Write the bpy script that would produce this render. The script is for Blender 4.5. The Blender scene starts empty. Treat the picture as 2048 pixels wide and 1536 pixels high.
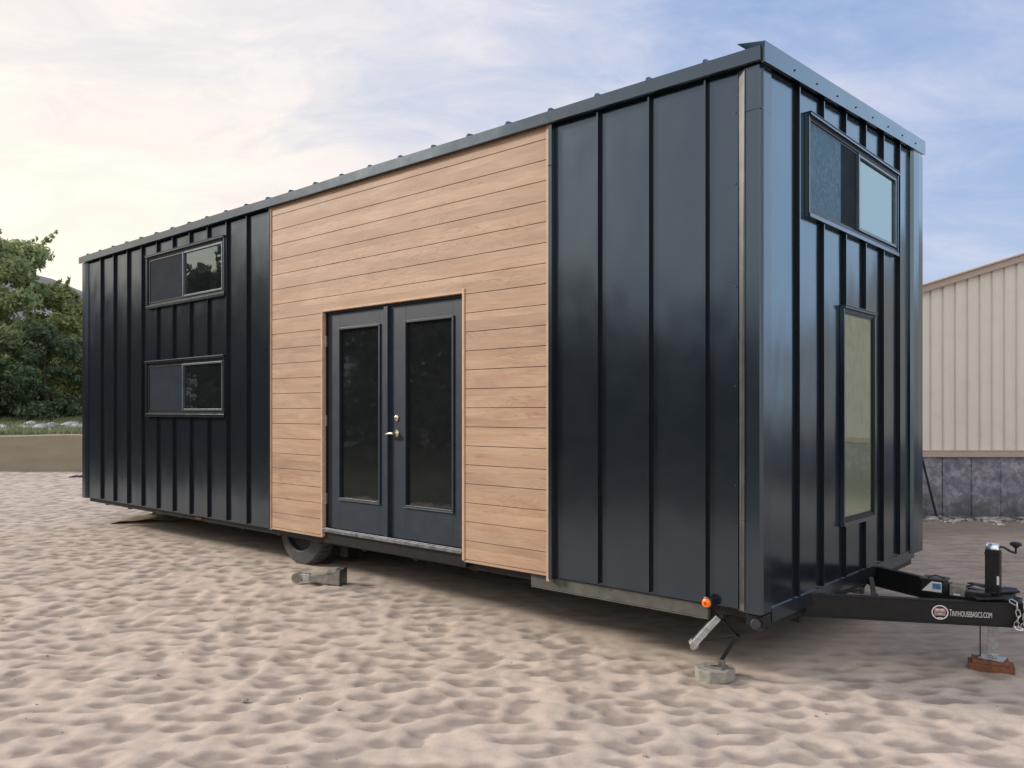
import bpy, bmesh, math, random
import numpy as np
from mathutils import Vector, Matrix
random.seed(7); RNG = np.random.default_rng(11)
scene = bpy.context.scene
COL = scene.collection
rad = math.radians
EYE = 1.65

# ------------------------------------------------------------------ node helpers
class NT:
    def __init__(s, name):
        s.m = bpy.data.materials.new(name); s.m.use_nodes = True
        s.t = s.m.node_tree; s.n = s.t.nodes; s.l = s.t.links
        s.b = s.n.get('Principled BSDF'); s.out = s.n.get('Material Output')
    def add(s, kind, **kw):
        n = s.n.new(kind)
        for k, v in kw.items():
            if k.startswith('i_'): n.inputs[k[2:].replace('_', ' ')].default_value = v
            else: setattr(n, k, v)
        return n
    def link(s, a, b): s.l.new(a, b)
    def val(s, **kw):
        for k, v in kw.items(): s.b.inputs[k.replace('_', ' ')].default_value = v
    def coords(s, kind='Object', scale=(1, 1, 1), loc=(0, 0, 0)):
        tc = s.add('ShaderNodeTexCoord'); mp = s.add('ShaderNodeMapping')
        mp.inputs['Scale'].default_value = scale; mp.inputs['Location'].default_value = loc
        s.link(tc.outputs[kind], mp.inputs['Vector']); return mp.outputs[0]
    def noise(s, vec, scale, detail=4, rough=.5, dist=0.0):
        n = s.add('ShaderNodeTexNoise'); n.inputs['Scale'].default_value = scale
        n.inputs['Detail'].default_value = detail; n.inputs['Roughness'].default_value = rough
        n.inputs['Distortion'].default_value = dist
        s.link(vec, n.inputs['Vector']); return n.outputs['Fac']
    def ramp(s, fac, stops):
        r = s.add('ShaderNodeValToRGB'); e = r.color_ramp.elements
        while len(e) < len(stops): e.new(.5)
        for i, (p, c) in enumerate(stops):
            e[i].position = p; e[i].color = tuple(c) + (1,) if len(c) == 3 else c
        s.link(fac, r.inputs[0]); return r.outputs[0]
    def mix(s, fac, a, b, mode='MIX'):
        m = s.add('ShaderNodeMix', data_type='RGBA', blend_type=mode)
        for sock, v in ((m.inputs[0], fac), (m.inputs[6], a), (m.inputs[7], b)):
            if hasattr(v, 'is_linked') or isinstance(v, bpy.types.NodeSocket): s.link(v, sock)
            elif isinstance(v, (int, float)): sock.default_value = v
            else: sock.default_value = tuple(v) + (1,)
        return m.outputs[2]
    def math(s, op, a, b=0.0, c=0.0):
        m = s.add('ShaderNodeMath', operation=op)
        for i, v in enumerate((a, b, c)):
            if isinstance(v, bpy.types.NodeSocket): s.link(v, m.inputs[i])
            else: m.inputs[i].default_value = v
        return m.outputs[0]
    def bump(s, h, strength=.3, dist=.01):
        b = s.add('ShaderNodeBump'); b.inputs['Strength'].default_value = strength
        b.inputs['Distance'].default_value = dist
        s.link(h, b.inputs['Height']); s.link(b.outputs[0], s.b.inputs['Normal'])

def simple(name, col, rough=.5, metal=0.0, ior=1.5, var=.25, scale=20, bump=.1, bd=.002, coat=0):
    t = NT(name); v = t.coords('Object')
    n = t.noise(v, scale, 5, .6)
    c0 = tuple(x * (1 - var) for x in col); c1 = tuple(min(1, x * (1 + var)) for x in col)
    t.link(t.ramp(n, [(.3, c0), (.7, c1)]), t.b.inputs['Base Color'])
    rr = t.add('ShaderNodeMapRange'); rr.inputs[3].default_value = max(.02, rough - .08); rr.inputs[4].default_value = min(1, rough + .1)
    t.link(n, rr.inputs[0]); t.link(rr.outputs[0], t.b.inputs['Roughness'])
    t.val(Metallic=metal, IOR=ior); t.b.inputs['Coat Weight'].default_value = coat
    if bump: t.bump(n, bump, bd)
    return t.m

def dark_panel(name, wob=.38, base=(.010, .014, .021), ior=2.05, rg=(.13, .23), tint=(.66, .85, 1.0)):
    t = NT(name)
    v = t.coords('Object', (1.1, 1.1, .55)); v2 = t.coords('Object', (1, 1, 1))
    n = t.noise(v, 1.6, 2, .45); d = t.noise(v2, 5, 6, .7); sm = t.noise(v2, 60, 3, .6)
    # faint dust film, a little heavier low on the wall
    g = t.add('ShaderNodeSeparateXYZ'); tc = t.add('ShaderNodeTexCoord'); t.link(tc.outputs['Object'], g.inputs[0])
    low = t.add('ShaderNodeMapRange'); low.inputs[1].default_value = .35; low.inputs[2].default_value = 1.0
    low.inputs[3].default_value = .10; low.inputs[4].default_value = .010; t.link(g.outputs['Z'], low.inputs[0])
    dust = t.math('MULTIPLY', low.outputs[0], t.ramp(d, [(.42, (0, 0, 0)), (.75, (1, 1, 1))]))
    t.link(t.mix(dust, base, (.13, .12, .105)), t.b.inputs['Base Color'])
    r = t.add('ShaderNodeMapRange'); r.inputs[3].default_value = rg[0]; r.inputs[4].default_value = rg[1]
    t.link(d, r.inputs[0]); t.link(r.outputs[0], t.b.inputs['Roughness'])
    t.val(IOR=ior); t.b.inputs['Specular Tint'].default_value = tuple(tint) + (1,)
    h = t.math('ADD', n, t.math('MULTIPLY', sm, .004))
    t.bump(h, wob, .05)
    return t.m

M = {}
M['panel'] = dark_panel('graphite_painted_steel')
M['trim'] = dark_panel('graphite_trim_steel', .12, (.013, .018, .025))
M['panel_end'] = dark_panel('graphite_steel_end_wall', .2, (.008, .013, .020), 2.35, (.13, .20), (.62, .85, 1.0))
M['seam'] = simple('shaded_seam_side', (.006, .010, .016), .45, ior=1.4, var=.2)  # upstand sides darker than the panels, shade put into the colour
M['door'] = simple('navy_door_paint', (.011, .023, .041), .45, ior=1.55, var=.12, scale=9, bump=.06)
M['black'] = simple('black_vinyl', (.010, .012, .014), .38, var=.3)
M['sash'] = simple('dark_anodised_frame', (.13, .17, .20), .32, metal=.5, var=.15)
M['under'] = simple('dark_underside', (.012, .012, .012), .8, var=.5)
M['chassis'] = simple('black_chassis_paint', (.008, .009, .011), .45, ior=1.45, var=.4, scale=14, bump=.15)
M['primer'] = simple('olive_grey_beam', (.085, .085, .075), .7, var=.3, scale=9)
M['galv'] = simple('galvanised_steel', (.55, .57, .58), .42, metal=.85, var=.3, scale=35, bump=.2)
M['chrome'] = simple('bright_steel', (.75, .77, .80), .22, metal=1, var=.15)
M['strip'] = simple('bare_metal_strip', (.05, .05, .05), .24, ior=3.6, var=.12, scale=6, bump=.04)
M['brass'] = simple('satin_nickel', (.70, .64, .55), .25, metal=1, var=.1)
M['concrete'] = simple('pale_concrete', (.31, .30, .275), .9, var=.2, scale=30, bump=.4)
M['rust'] = simple('red_brown_wood', (.20, .085, .045), .8, var=.45, scale=18, bump=.4)
M['rubber'] = simple('dusty_rubber', (.075, .075, .073), .85, var=.4, scale=25, bump=.4)
M['rim'] = simple('dark_wheel_disc', (.010, .013, .019), .55, var=.4, scale=9)
M['amber'] = simple('amber_lens', (.85, .16, .01), .2, var=.1)
M['amber'].node_tree.nodes['Principled BSDF'].inputs['Emission Color'].default_value = (1, .22, .02, 1)
M['amber'].node_tree.nodes['Principled BSDF'].inputs['Emission Strength'].default_value = .25
M['white'] = simple('white_vinyl', (.72, .74, .76), .5, var=.05)
M['pink'] = simple('faded_red_vinyl', (.38, .22, .24), .5, var=.15)
M['blue'] = simple('blue_vinyl', (.08, .22, .50), .5, var=.2)
M['jackgrey'] = simple('dusty_grey_steel', (.23, .215, .19), .7, var=.35, scale=20, bump=.3)
M['tarp'] = simple('tan_board', (.36, .29, .20), .9, var=.3, scale=6, bump=.5)
M['sealant'] = simple('scuffed_aluminium', (.20, .21, .23), .45, metal=.7, var=.5, scale=22, bump=.6)

def glass(name, base=(.006, .008, .009), ior=1.6, tint=(1, 1, 1), rough=.015):
    t = NT(name); v = t.coords('Object')
    n = t.noise(v, 3.0, 2, .5); d = t.noise(v, 9, 6, .7)
    t.link(t.mix(t.math('MULTIPLY', d, .05), base, (.25, .25, .24)), t.b.inputs['Base Color'])
    t.val(Roughness=rough, IOR=ior); t.b.inputs['Specular Tint'].default_value = tuple(tint) + (1,)
    t.bump(n, .05, .02); return t.m
M['glass'] = glass('dark_double_glazing', ior=1.75)
M['glass_door'] = glass('soft_dark_glazing', ior=1.85, rough=.03)
M['glass_tint'] = glass('green_tinted_glazing', ior=2.7, tint=(.74, .98, .95))
M['glass_end'] = glass('bright_end_glazing', base=(.01, .014, .011), ior=4.2, tint=(.84, .97, .92))
def film():
    t = NT('blue_wrapped_pane'); v = t.coords('Object', (1, 1, 1))
    w = t.noise(v, 16, 5, .65, 1.2)
    t.link(t.ramp(w, [(.3, (.018, .060, .10)), (.5, (.035, .105, .165)), (.72, (.085, .19, .27))]), t.b.inputs['Base Color'])
    t.val(Roughness=.45, IOR=1.35); t.bump(w, .4, .01); return t.m
M['film'] = film()
M['glass_low'] = glass('glazing_painted_reflection', base=(.165, .205, .135), ior=2.6, tint=(.85, .97, .90))  # pale green base colour imitates the shed reflected in the pane
def screen():
    t = NT('grey_insect_screen'); v = t.coords('Object', (1, 1, 1))
    n = t.noise(v, 4, 4, .6); f = t.noise(v, 900, 1, .5)
    t.link(t.ramp(t.math('ADD', t.math('MULTIPLY', n, .7), t.math('MULTIPLY', f, .3)),
           [(.3, (.018, .026, .036)), (.7, (.032, .043, .056))]), t.b.inputs['Base Color'])
    t.val(Roughness=.7, IOR=1.2); t.b.inputs['Specular IOR Level'].default_value = .15; return t.m
M['screen'] = screen()

def wood(name, trim=False):
    t = NT(name)
    tc = t.add('ShaderNodeTexCoord'); sp = t.add('ShaderNodeSeparateXYZ'); t.link(tc.outputs['Object'], sp.inputs[0])
    board = t.math('FLOOR', t.math('DIVIDE', t.math('SUBTRACT', sp.outputs['Z'], .4275), .1487))
    wn = t.add('ShaderNodeTexWhiteNoise', noise_dimensions='1D'); t.link(board, wn.inputs['W'])
    off = t.math('MULTIPLY', wn.outputs['Value'], 37.0)
    cb = t.add('ShaderNodeCombineXYZ')
    t.link(t.math('ADD', sp.outputs['X'], off), cb.inputs['X']); t.link(off, cb.inputs['Y']); t.link(sp.outputs['Z'], cb.inputs['Z'])
    def mp(sc):
        m = t.add('ShaderNodeMapping'); m.inputs['Scale'].default_value = sc; t.link(cb.outputs[0], m.inputs[0]); return m.outputs[0]
    cloud = t.noise(mp((1.1, 1, 6)), 1.4, 4, .55, .6)
    fine = t.noise(mp((5, 1, 160)), 1.0, 5, .65, .15)
    # long cathedral figure: contour bands of a stretched noise field
    fld = t.noise(mp((1.0, 1, 7.5)), 1.15, 3, .5, .35)
    band = t.math('FRACT', t.math('MULTIPLY', fld, 15.0))
    band = t.math('ABSOLUTE', t.math('SUBTRACT', band, .5))
    zone = t.ramp(t.noise(mp((.8, 1, 3)), 1.3, 2, .5), [(.46, (0, 0, 0)), (.62, (1, 1, 1))])
    base = t.ramp(cloud, [(.22, (.345, .215, .142)), (.45, (.45, .300, .205)), (.62, (.505, .355, .25)), (.8, (.55, .40, .29))])
    fig = t.math('MULTIPLY', t.ramp(band, [(.0, (1, 1, 1)), (.16, (0, 0, 0))]), zone)
    c = t.mix(t.math('MULTIPLY', fig, .52), base, (.24, .135, .078))
    c = t.mix(t.math('MULTIPLY', t.ramp(fine, [(.42, (1, 1, 1)), (.60, (0, 0, 0))]), .32), c, (.29, .175, .105))
    # small knots
    vo = t.add('ShaderNodeTexVoronoi'); vo.inputs['Scale'].default_value = 1.0; t.link(mp((1.3, 1, 5)), vo.inputs['Vector'])
    kn = t.ramp(vo.outputs['Distance'], [(.0, (1, 1, 1)), (.09, (0, 0, 0))])
    c = t.mix(t.math('MULTIPLY', kn, .45), c, (.20, .10, .055))
    # board to board tone
    hs = t.add('ShaderNodeHueSaturation'); t.link(c, hs.inputs['Color'])
    mr = t.add('ShaderNodeMapRange'); mr.inputs[3].default_value = .93; mr.inputs[4].default_value = 1.12
    t.link(wn.outputs['Value'], mr.inputs[0]); t.link(mr.outputs[0], hs.inputs['Value'])
    if trim: hs.inputs['Value'].default_value = 1.0
    t.link(hs.outputs[0], t.b.inputs['Base Color'])
    t.val(Roughness=.55, IOR=1.45); t.bump(t.math('ADD', fine, t.math('MULTIPLY', fig, .3)), .25, .002)
    return t.m
M['wood'] = wood('pale_oak_grain_cladding'); M['woodtrim'] = simple('oak_colour_trim', (.54, .36, .25), .5, var=.12, scale=12)
M['groove'] = simple('board_groove_brown', (.13, .075, .045), .8, var=.2)  # dark brown backing seen through the gaps between boards

# ------------------------------------------------------------------ mesh helpers
class MB:
    def __init__(s): s.v = []; s.f = []; s.alt = set()
    def altbox(s, *a):
        n = len(s.f); s.box(*a); s.alt |= set(range(n, n + 6)); return s
    def box(s, x0, x1, y0, y1, z0, z1):
        if x0 > x1: x0, x1 = x1, x0
        if y0 > y1: y0, y1 = y1, y0
        if z0 > z1: z0, z1 = z1, z0
        n = len(s.v)
        s.v += [(x0, y0, z0), (x1, y0, z0), (x1, y1, z0), (x0, y1, z0), (x0, y0, z1), (x1, y0, z1), (x1, y1, z1), (x0, y1, z1)]
        s.f += [tuple(n + i for i in q) for q in ((0, 3, 2, 1), (4, 5, 6, 7), (0, 1, 5, 4), (1, 2, 6, 5), (2, 3, 7, 6), (3, 0, 4, 7))]
        return s
    def hexa(s, p):
        n = len(s.v); s.v += [tuple(q) for q in p]
        s.f += [tuple(n + i for i in q) for q in ((0, 3, 2, 1), (4, 5, 6, 7), (0, 1, 5, 4), (1, 2, 6, 5), (2, 3, 7, 6), (3, 0, 4, 7))]
        return s
    def bar(s, p, q, w, h, up=(0, 0, 1)):
        p = Vector(p); q = Vector(q); d = (q - p).normalized(); u = Vector(up)
        sd = d.cross(u).normalized(); u = sd.cross(d).normalized(); a = sd * w / 2; b = u * h / 2
        return s.hexa([p - a - b, p + a - b, p + a + b, p - a + b, q - a - b, q + a - b, q + a + b, q - a + b])
    def prism(s, pts, fn, t0, t1):
        n = len(s.v); k = len(pts)
        s.v += [tuple(fn(x, y, t0)) for x, y in pts] + [tuple(fn(x, y, t1)) for x, y in pts]
        s.f += [tuple(range(n, n + k))[::-1], tuple(range(n + k, n + 2 * k))]
        s.f += [(n + i, n + (i + 1) % k, n + k + (i + 1) % k, n + k + i) for i in range(k)]
        return s
    def tube(s, pts, r, seg=10, cap=True):
        pts = [Vector(p) for p in pts]; rs = r if isinstance(r, (list, tuple)) else [r] * len(pts)
        n0 = len(s.v); ref = None
        for i, p in enumerate(pts):
            d = (pts[min(i + 1, len(pts) - 1)] - pts[max(i - 1, 0)]).normalized()
            if ref is None: ref = Vector((0, 0, 1)) if abs(d.z) < .9 else Vector((1, 0, 0))
            a = d.cross(ref).normalized(); b = a.cross(d).normalized(); ref = b
            for k in range(seg):
                an = 2 * math.pi * k / seg
                s.v.append(tuple(p + (a * math.cos(an) + b * math.sin(an)) * rs[i]))
        for i in range(len(pts) - 1):
            for k in range(seg):
                a0 = n0 + i * seg + k; a1 = n0 + i * seg + (k + 1) % seg
                s.f.append((a0, a1, a1 + seg, a0 + seg))
        if cap:
            s.f.append(tuple(n0 + k for k in range(seg))[::-1]); e = n0 + (len(pts) - 1) * seg
            s.f.append(tuple(e + k for k in range(seg)))
        return s
    def lathe(s, prof, origin, axis, seg=32):
        """prof: list of (along, radius)"""
        o = Vector(origin); ax = Vector(axis).normalized()
        rf = Vector((0, 0, 1)) if abs(ax.z) < .9 else Vector((1, 0, 0))
        a = ax.cross(rf).normalized(); b = a.cross(ax).normalized(); n0 = len(s.v); k = len(prof)
        for t, r in prof:
            for i in range(seg):
                an = 2 * math.pi * i / seg; s.v.append(tuple(o + ax * t + (a * math.cos(an) + b * math.sin(an)) * r))
        for j in range(k - 1):
            for i in range(seg):
                a0 = n0 + j * seg + i; a1 = n0 + j * seg + (i + 1) % seg
                s.f.append((a0, a1, a1 + seg, a0 + seg))
        s.f.append(tuple(n0 + i for i in range(seg))[::-1]); s.f.append(tuple(n0 + (k - 1) * seg + i for i in range(seg)))
        return s
    def torus(s, c, axis, stretch, R, r, L=0, seg=16, ss=6):
        """chain link: oval of radius R lengthened by L along stretch, wire r, lying in the plane normal to axis"""
        c = Vector(c); n = Vector(axis).normalized(); u = Vector(stretch).normalized(); w = n.cross(u).normalized(); n0 = len(s.v)
        for i in range(seg):
            an = 2 * math.pi * i / seg; ca, sa = math.cos(an), math.sin(an)
            ctr = c + u * (ca * R + (L / 2 if ca > 0 else -L / 2)) + w * sa * R; out = (u * ca + w * sa)
            for j in range(ss):
                bn = 2 * math.pi * j / ss; s.v.append(tuple(ctr + out * math.cos(bn) * r + n * math.sin(bn) * r))
        for i in range(seg):
            for j in range(ss):
                a0 = n0 + i * ss + j; a1 = n0 + i * ss + (j + 1) % ss
                b0 = n0 + ((i + 1) % seg) * ss + j; b1 = n0 + ((i + 1) % seg) * ss + (j + 1) % ss
                s.f.append((a0, b0, b1, a1))
        return s
    def build(s, name, mat, parent=None, bevel=0, smooth=False, fix=True, fn=None):
        me = bpy.data.meshes.new(name)
        v = s.v if fn is None else [tuple(fn(*p)) for p in s.v]
        me.from_pydata(v, [], s.f); me.update()
        if s.alt:
            me.materials.append(mat); me.materials.append(M['seam'])
            for i in s.alt: me.polygons[i].material_index = 1
        if fix:
            bm = bmesh.new(); bm.from_mesh(me); bmesh.ops.recalc_face_normals(bm, faces=bm.faces); bm.to_mesh(me); bm.free()
        if not s.alt: me.materials.append(mat)
        o = bpy.data.objects.new(name, me); COL.objects.link(o)
        if parent: o.parent = parent
        if bevel:
            b = o.modifiers.new('bevel', 'BEVEL'); b.width = bevel; b.segments = 2; b.limit_method = 'ANGLE'
        if smooth:
            for p in me.polygons: p.use_smooth = True
            try:
                sm = me.set_sharp_from_angle(angle=rad(40))
            except Exception: pass
        return o

def tag(o, label=None, cat=None, group=None, kind=None):
    if label: o['label'] = label
    if cat: o['category'] = cat
    if group: o['group'] = group
    if kind: o['kind'] = kind
    return o
def empty(name, loc, rz=0, parent=None):
    e = bpy.data.objects.new(name, None); COL.objects.link(e); e.location = loc; e.rotation_euler = (0, 0, rz)
    e.empty_display_size = .3
    if parent: e.parent = parent
    return e

# ================================================================== TINY HOUSE
# house frame: X forward to the hitch, Y across to the far side, Z up; the near front corner is at X=0 Y=0
H_LOC = (1.473, 4.85, 0); H_ROT = rad(-41.6)
house = empty('tiny_house', H_LOC, H_ROT)
tag(house, 'long dark metal tiny house on a trailer with pale wood panel and glass doors', 'tiny house')
LEN = 9.92; WID = 3.12; Z0 = .46; ZT = 3.72
def P(mb, name, mat, parent=house, **k): return mb.build(name, M[mat] if isinstance(mat, str) else mat, parent, **k)
slope = lambda b: .0644 * b

# core body (kept behind the claddings), with the doorway cut into it
body = MB()
body.box(-LEN + .08, -4.36, .085, WID - .085, Z0 + .02, ZT - .03)
body.box(-2.44, -.08, .085, WID - .085, Z0 + .02, ZT - .03)
body.box(-4.358, -2.442, .20, WID - .085, Z0 + .02, ZT - .03)
body.box(-4.358, -2.442, .085, .198, 2.60, ZT - .03)
P(body, 'body', 'under')

def ribs_on(mb, us, segs_fn, box):
    for u in us:
        for z0, z1 in segs_fn(u): box(mb, u, z0, z1)
# --- long wall metal cladding
W_UP = (-7.945, -6.085, 2.896, 3.545); W_LO = (-7.965, -6.085, 1.585, 2.252)
def long_rib(mb, u, z0, z1):
    # standing seam: thin upstand, folded head
    mb.altbox(u - .005, u + .004, -.025, -.0005, z0, z1)
    mb.box(u - .006, u + .005, -.029, -.0255, z0, z1)
def seg_left(u):
    z0, z1 = Z0 + .012, 3.70
    if W_UP[0] - .015 < u < W_UP[1] + .015: return [(z0, W_LO[2] - .002), (W_LO[3] + .008, W_UP[2] - .002), (W_UP[3] + .008, z1)]
    return [(z0, z1)]
mb = MB(); mb.box(-.13, -1.555, 0, .084, Z0, ZT)
for u in (-.357, -.762, -1.168): long_rib(mb, u, Z0 + .012, 3.70)
P(mb, 'metal_siding', 'panel', smooth=False)
mb = MB(); mb.box(-5.225, -LEN + .05, 0, .084, Z0, ZT)
for k in range(10):
    u = -5.655 - .4075 * k
    for a, b in seg_left(u): long_rib(mb, u, a, b)
P(mb, 'metal_siding', 'panel')
# --- wood cladding, real boards with open grooves over a dark backing
WA0, WA1 = -5.19, -1.618
DA0, DA1 = -4.335, -2.462; DZ1 = 2.585
g = MB()
g.box(WA0, DA0 - .003, .012, .084, Z0 + .02, 3.71); g.box(DA1 + .003, WA1, .012, .084, Z0 + .02, 3.71); g.box(DA0 - .003, DA1 + .003, .012, .084, DZ1 + .012, 3.71)
P(g, 'groove_backing', 'groove')
wd = MB(); pitch = .1487; z = 3.611 - pitch * 22
zz = [z + pitch * i for i in range(0, 24)]
zz = [q for q in zz if q < 3.70]
for i, z0 in enumerate(zz):
    z1 = min(z0 + pitch - .0045, 3.705); z0 = max(z0, Z0 + .004)
    if z1 - z0 < .01: continue
    if z1 < DZ1:
        rng = [(WA0, DA0), (DA1, WA1)]
    else:
        if z0 < DZ1:
            rng = [(WA0, DA0), (DA1, WA1)]
            wd.box(DA0 - .001, DA1 + .001, -.018, .0115, DZ1 + .006, z1 - .0)
        else: rng = [(WA0, WA1)]
    for a0, a1 in rng: wd.box(a0 + .001, a1 - .001, -.018, .0115, z0, z1)
P(wd, 'wood_siding', 'wood', bevel=.0015)
tr = MB()
tr.box(-5.205, -5.191, -.028, .084, Z0 - .005, 3.705); P(tr, 'wood_edge_trim', 'woodtrim', bevel=.002); tr = MB(); tr.box(-1.617, -1.590, -.028, .084, Z0 - .03, 3.705)
P(tr, 'wood_edge_trim', 'woodtrim', bevel=.002)
tr = MB(); tr.box(DA0 - .012, DA0 + .012, -.026, .034, .475, DZ1 + .006); tr.box(DA1 - .012, DA1 + .012, -.026, .034, .475, DZ1 + .03)
tr.box(DA0 + .0125, DA1 - .0125, -.024, .034, DZ1 - .006, DZ1 + .012)
P(tr, 'door_surround', 'woodtrim', bevel=.002)
tr = MB(); tr.box(-1.589, -1.558, -.040, .084, Z0 - .012, 3.70)
tr.box(-1.593, -1.556, -.045, .0, 3.40, 3.405); P(tr, 'edge_trim', 'trim', bevel=.002)
tr = MB(); tr.box(-5.222, -5.206, -.034, .084, Z0 - .008, 3.70); P(tr, 'edge_trim', 'trim', bevel=.002)

# --- near corner post: chamfered box trim
ct = MB()
prof = [(-.147, .0), (-.134, -.004), (-.096, -.026), (.0, -.030), (.004, -.024), (.012, .0), (.012, .105), (0, .112), (-.10, .112), (-.10, .05), (-.147, .05)]
ct.prism(prof, lambda x, y, t: (x, y, t), Z0 - .01, 3.70)
ct.box(-.152, -.1475, -.006, .02, Z0, 3.68)
for zz_ in (3.43,): ct.box(-.0965, .0125, -.0315, .11, zz_, zz_ + .003)
P(ct, 'corner_trim', 'trim')
sc_ = MB(); sc_.lathe([(0, .005), (.003, .005), (.004, .002)], (0, 0, 0), (0, -1, 0), 8); s0_ = P(sc_, 'screw', 'black')
for k, z in enumerate((3.45, 3.02, 2.4, 1.8, 1.2)):
    o = s0_ if k == 0 else s0_.copy()
    if k: COL.objects.link(o)
    o.location = (-.165, -.0005, z)
ct = MB(); ct.hexa([(-.136, -.006, Z0), (-.094, -.034, Z0), (-.094, -.0275, Z0), (-.136, .0, Z0), (-.142, -.006, 3.685), (-.092, -.034, 3.685), (-.092, -.0275, 3.685), (-.142, .0, 3.685)])
P(ct, 'corner_strip', 'strip')
# far corner of long wall
ct = MB(); ct.prism([(-LEN, -.03), (-LEN + .10, -.03), (-LEN + .13, -.0), (-LEN + .13, .05), (-LEN, .05)], lambda x, y, t: (x, y, t), Z0 - .008, 3.70)
P(ct, 'corner_trim', 'trim')

# --- end wall
Z0E = .386
def end_rib(mb, u, z0, z1):
    mb.altbox(.001, .023, u - .005, u + .005, z0, z1); mb.box(.0235, .027, u - .006, u + .005, z0, z1)
E_UP = (.635, 2.479, 2.905, 3.580); E_LO = (1.256, 1.916, .835, 2.391)
mb = MB()
mb.hexa([(-.084, .113, Z0E), (0, .113, Z0E), (0, WID - .10, Z0E), (-.084, WID - .10, Z0E),
         (-.084, .113, 3.73), (0, .113, 3.73), (0, WID - .10, 3.73 + slope(3)), (-.084, WID - .10, 3.73 + slope(3))])
for k in range(6):
    u = (.50, .905, 1.318, 1.728, 2.135, 2.545)[k]; zt = 3.74 + slope(u); zb = .475
    segs = [(zb, zt)]
    def cut(segs, a, b):
        out = []
        for s0, s1 in segs:
            if b <= s0 or a >= s1: out.append((s0, s1))
            else:
                if a > s0: out.append((s0, a))
                if b < s1: out.append((b, s1))
        return out
    if E_UP[0] - .04 < u < E_UP[1] + .04: segs = cut(segs, E_UP[2] - .002, E_UP[3] + .008)
    if E_LO[0] - .04 < u < E_LO[1] + .04: segs = cut(segs, E_LO[2] - .002, E_LO[3] + .008)
    for a, b in segs: end_rib(mb, u, a, b)
P(mb, 'metal_siding', 'panel_end')
mb = MB(); mb.prism([(WID - .26, .0005), (WID - .26, .012), (WID - .235, .034), (WID - .12, .040), (WID, .040), (WID + .012, .030), (WID + .012, -.1), (WID - .099, -.1), (WID - .099, .0005)],
                     lambda y, x, t: (x, y, t), .44, 3.86)
P(mb, 'corner_trim', 'panel_end')
mb = MB(); mb.box(.0005, .012, .114, WID - .27, Z0E - .004, .468); P(mb, 'base_flashing', 'trim')
# back and rear walls
mb = MB(); mb.box(-LEN + .05, -.085, WID - .084, WID, Z0, 3.80); 
for k in range(23): mb.box(-.6 - .4075 * k, -.588 - .4075 * k, WID + .0005, WID + .036, Z0 + .01, 3.79)
P(mb, 'metal_siding', 'panel')
mb = MB(); mb.hexa([(-LEN, .051, Z0), (-LEN + .049, .051, Z0), (-LEN + .049, WID, Z0), (-LEN, WID, Z0),
                    (-LEN, .051, 3.72), (-LEN + .049, .051, 3.72), (-LEN + .049, WID, 3.72 + slope(WID)), (-LEN, WID, 3.72 + slope(WID))])
for k in range(7): mb.box(-LEN - .036, -LEN - .0005, .4 + .4075 * k, .412 + .4075 * k, Z0 + .01, 3.70)
P(mb, 'metal_siding', 'panel')

# --- roof
rf = MB()
def zr(b): return 3.772 + slope(b)
y0, y1 = -.045, WID + .06
rf.hexa([(-LEN - .04, y0, zr(y0) - .05), (.015, y0, zr(y0) - .05), (.015, y1, zr(y1) - .05), (-LEN - .04, y1, zr(y1) - .05),
         (-LEN - .04, y0, zr(y0)), (.015, y0, zr(y0)), (.015, y1, zr(y1)), (-LEN - .04, y1, zr(y1))])
for k in range(24):
    u = -.353 - .4085 * k; a = y0 - .012
    rf.hexa([(u - .014, a, zr(a)), (u + .014, a, zr(a)), (u + .014, y1, zr(y1)), (u - .014, y1, zr(y1)),
             (u - .010, a + .02, zr(a) + .046), (u + .010, a + .02, zr(a) + .046), (u + .010, y1, zr(y1) + .042), (u - .010, y1, zr(y1) + .042)])
P(rf, 'roof', 'trim')
# eave fascia: slightly wavy sheet with a folded lip
fa = MB(); N = 64; n0 = 0
for i in range(N + 1):
    u = .02 - (LEN + .06) * i / N
    w = .0012 * math.sin(i * .45) + .0005 * math.sin(i * 1.3 + 1); zt = 3.788 + .002 * math.sin(i * .35)
    for (y, z_) in ((-.046, zt), (-.062 + w, zt - .004), (-.062 + w, 3.702), (-.050 + w, 3.696), (-.046, 3.70)): fa.v.append((u, y, z_))
for i in range(N):
    for j in range(5):
        a = i * 5 + j; b = i * 5 + (j + 1) % 5; fa.f.append((a, b, b + 5, a + 5))
fa.f += [(0, 1, 2, 3, 4), tuple(N * 5 + q for q in (4, 3, 2, 1, 0))]
P(fa, 'fascia', 'trim', smooth=True)
# end flashing: vertical face and lifted top plate reaching past the near corner
ef = MB(); b0, b1 = -.062, WID + .05
ef.hexa([(.045, b0, 3.681), (.049, b0, 3.681), (.049, b1, 3.684 + slope(b1)), (.045, b1, 3.684 + slope(b1)),
         (.045, b0, 3.803), (.049, b0, 3.803), (.049, b1, 3.803 + slope(b1)), (.045, b1, 3.803 + slope(b1))])
ef.hexa([(.0445, b0, 3.7990), (-.125, b0 - .0, 3.829), (-.125, b1, 3.829 + slope(b1)), (.0445, b1, 3.799 + slope(b1)),
         (.0445, b0, 3.8020), (-.125, b0 - .0, 3.832), (-.125, b1, 3.832 + slope(b1)), (.0445, b1, 3.802 + slope(b1))])
ef.hexa([(.016, b0 + .02, 3.69), (.044, b0 + .02, 3.69), (.044, b1, 3.69 + slope(b1)), (.016, b1, 3.69 + slope(b1)),
         (.016, b0 + .02, 3.775), (.044, b0 + .02, 3.775), (.044, b1, 3.78 + slope(b1)), (.016, b1, 3.78 + slope(b1))])
P(ef, 'end_flashing', 'panel_end')
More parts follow.
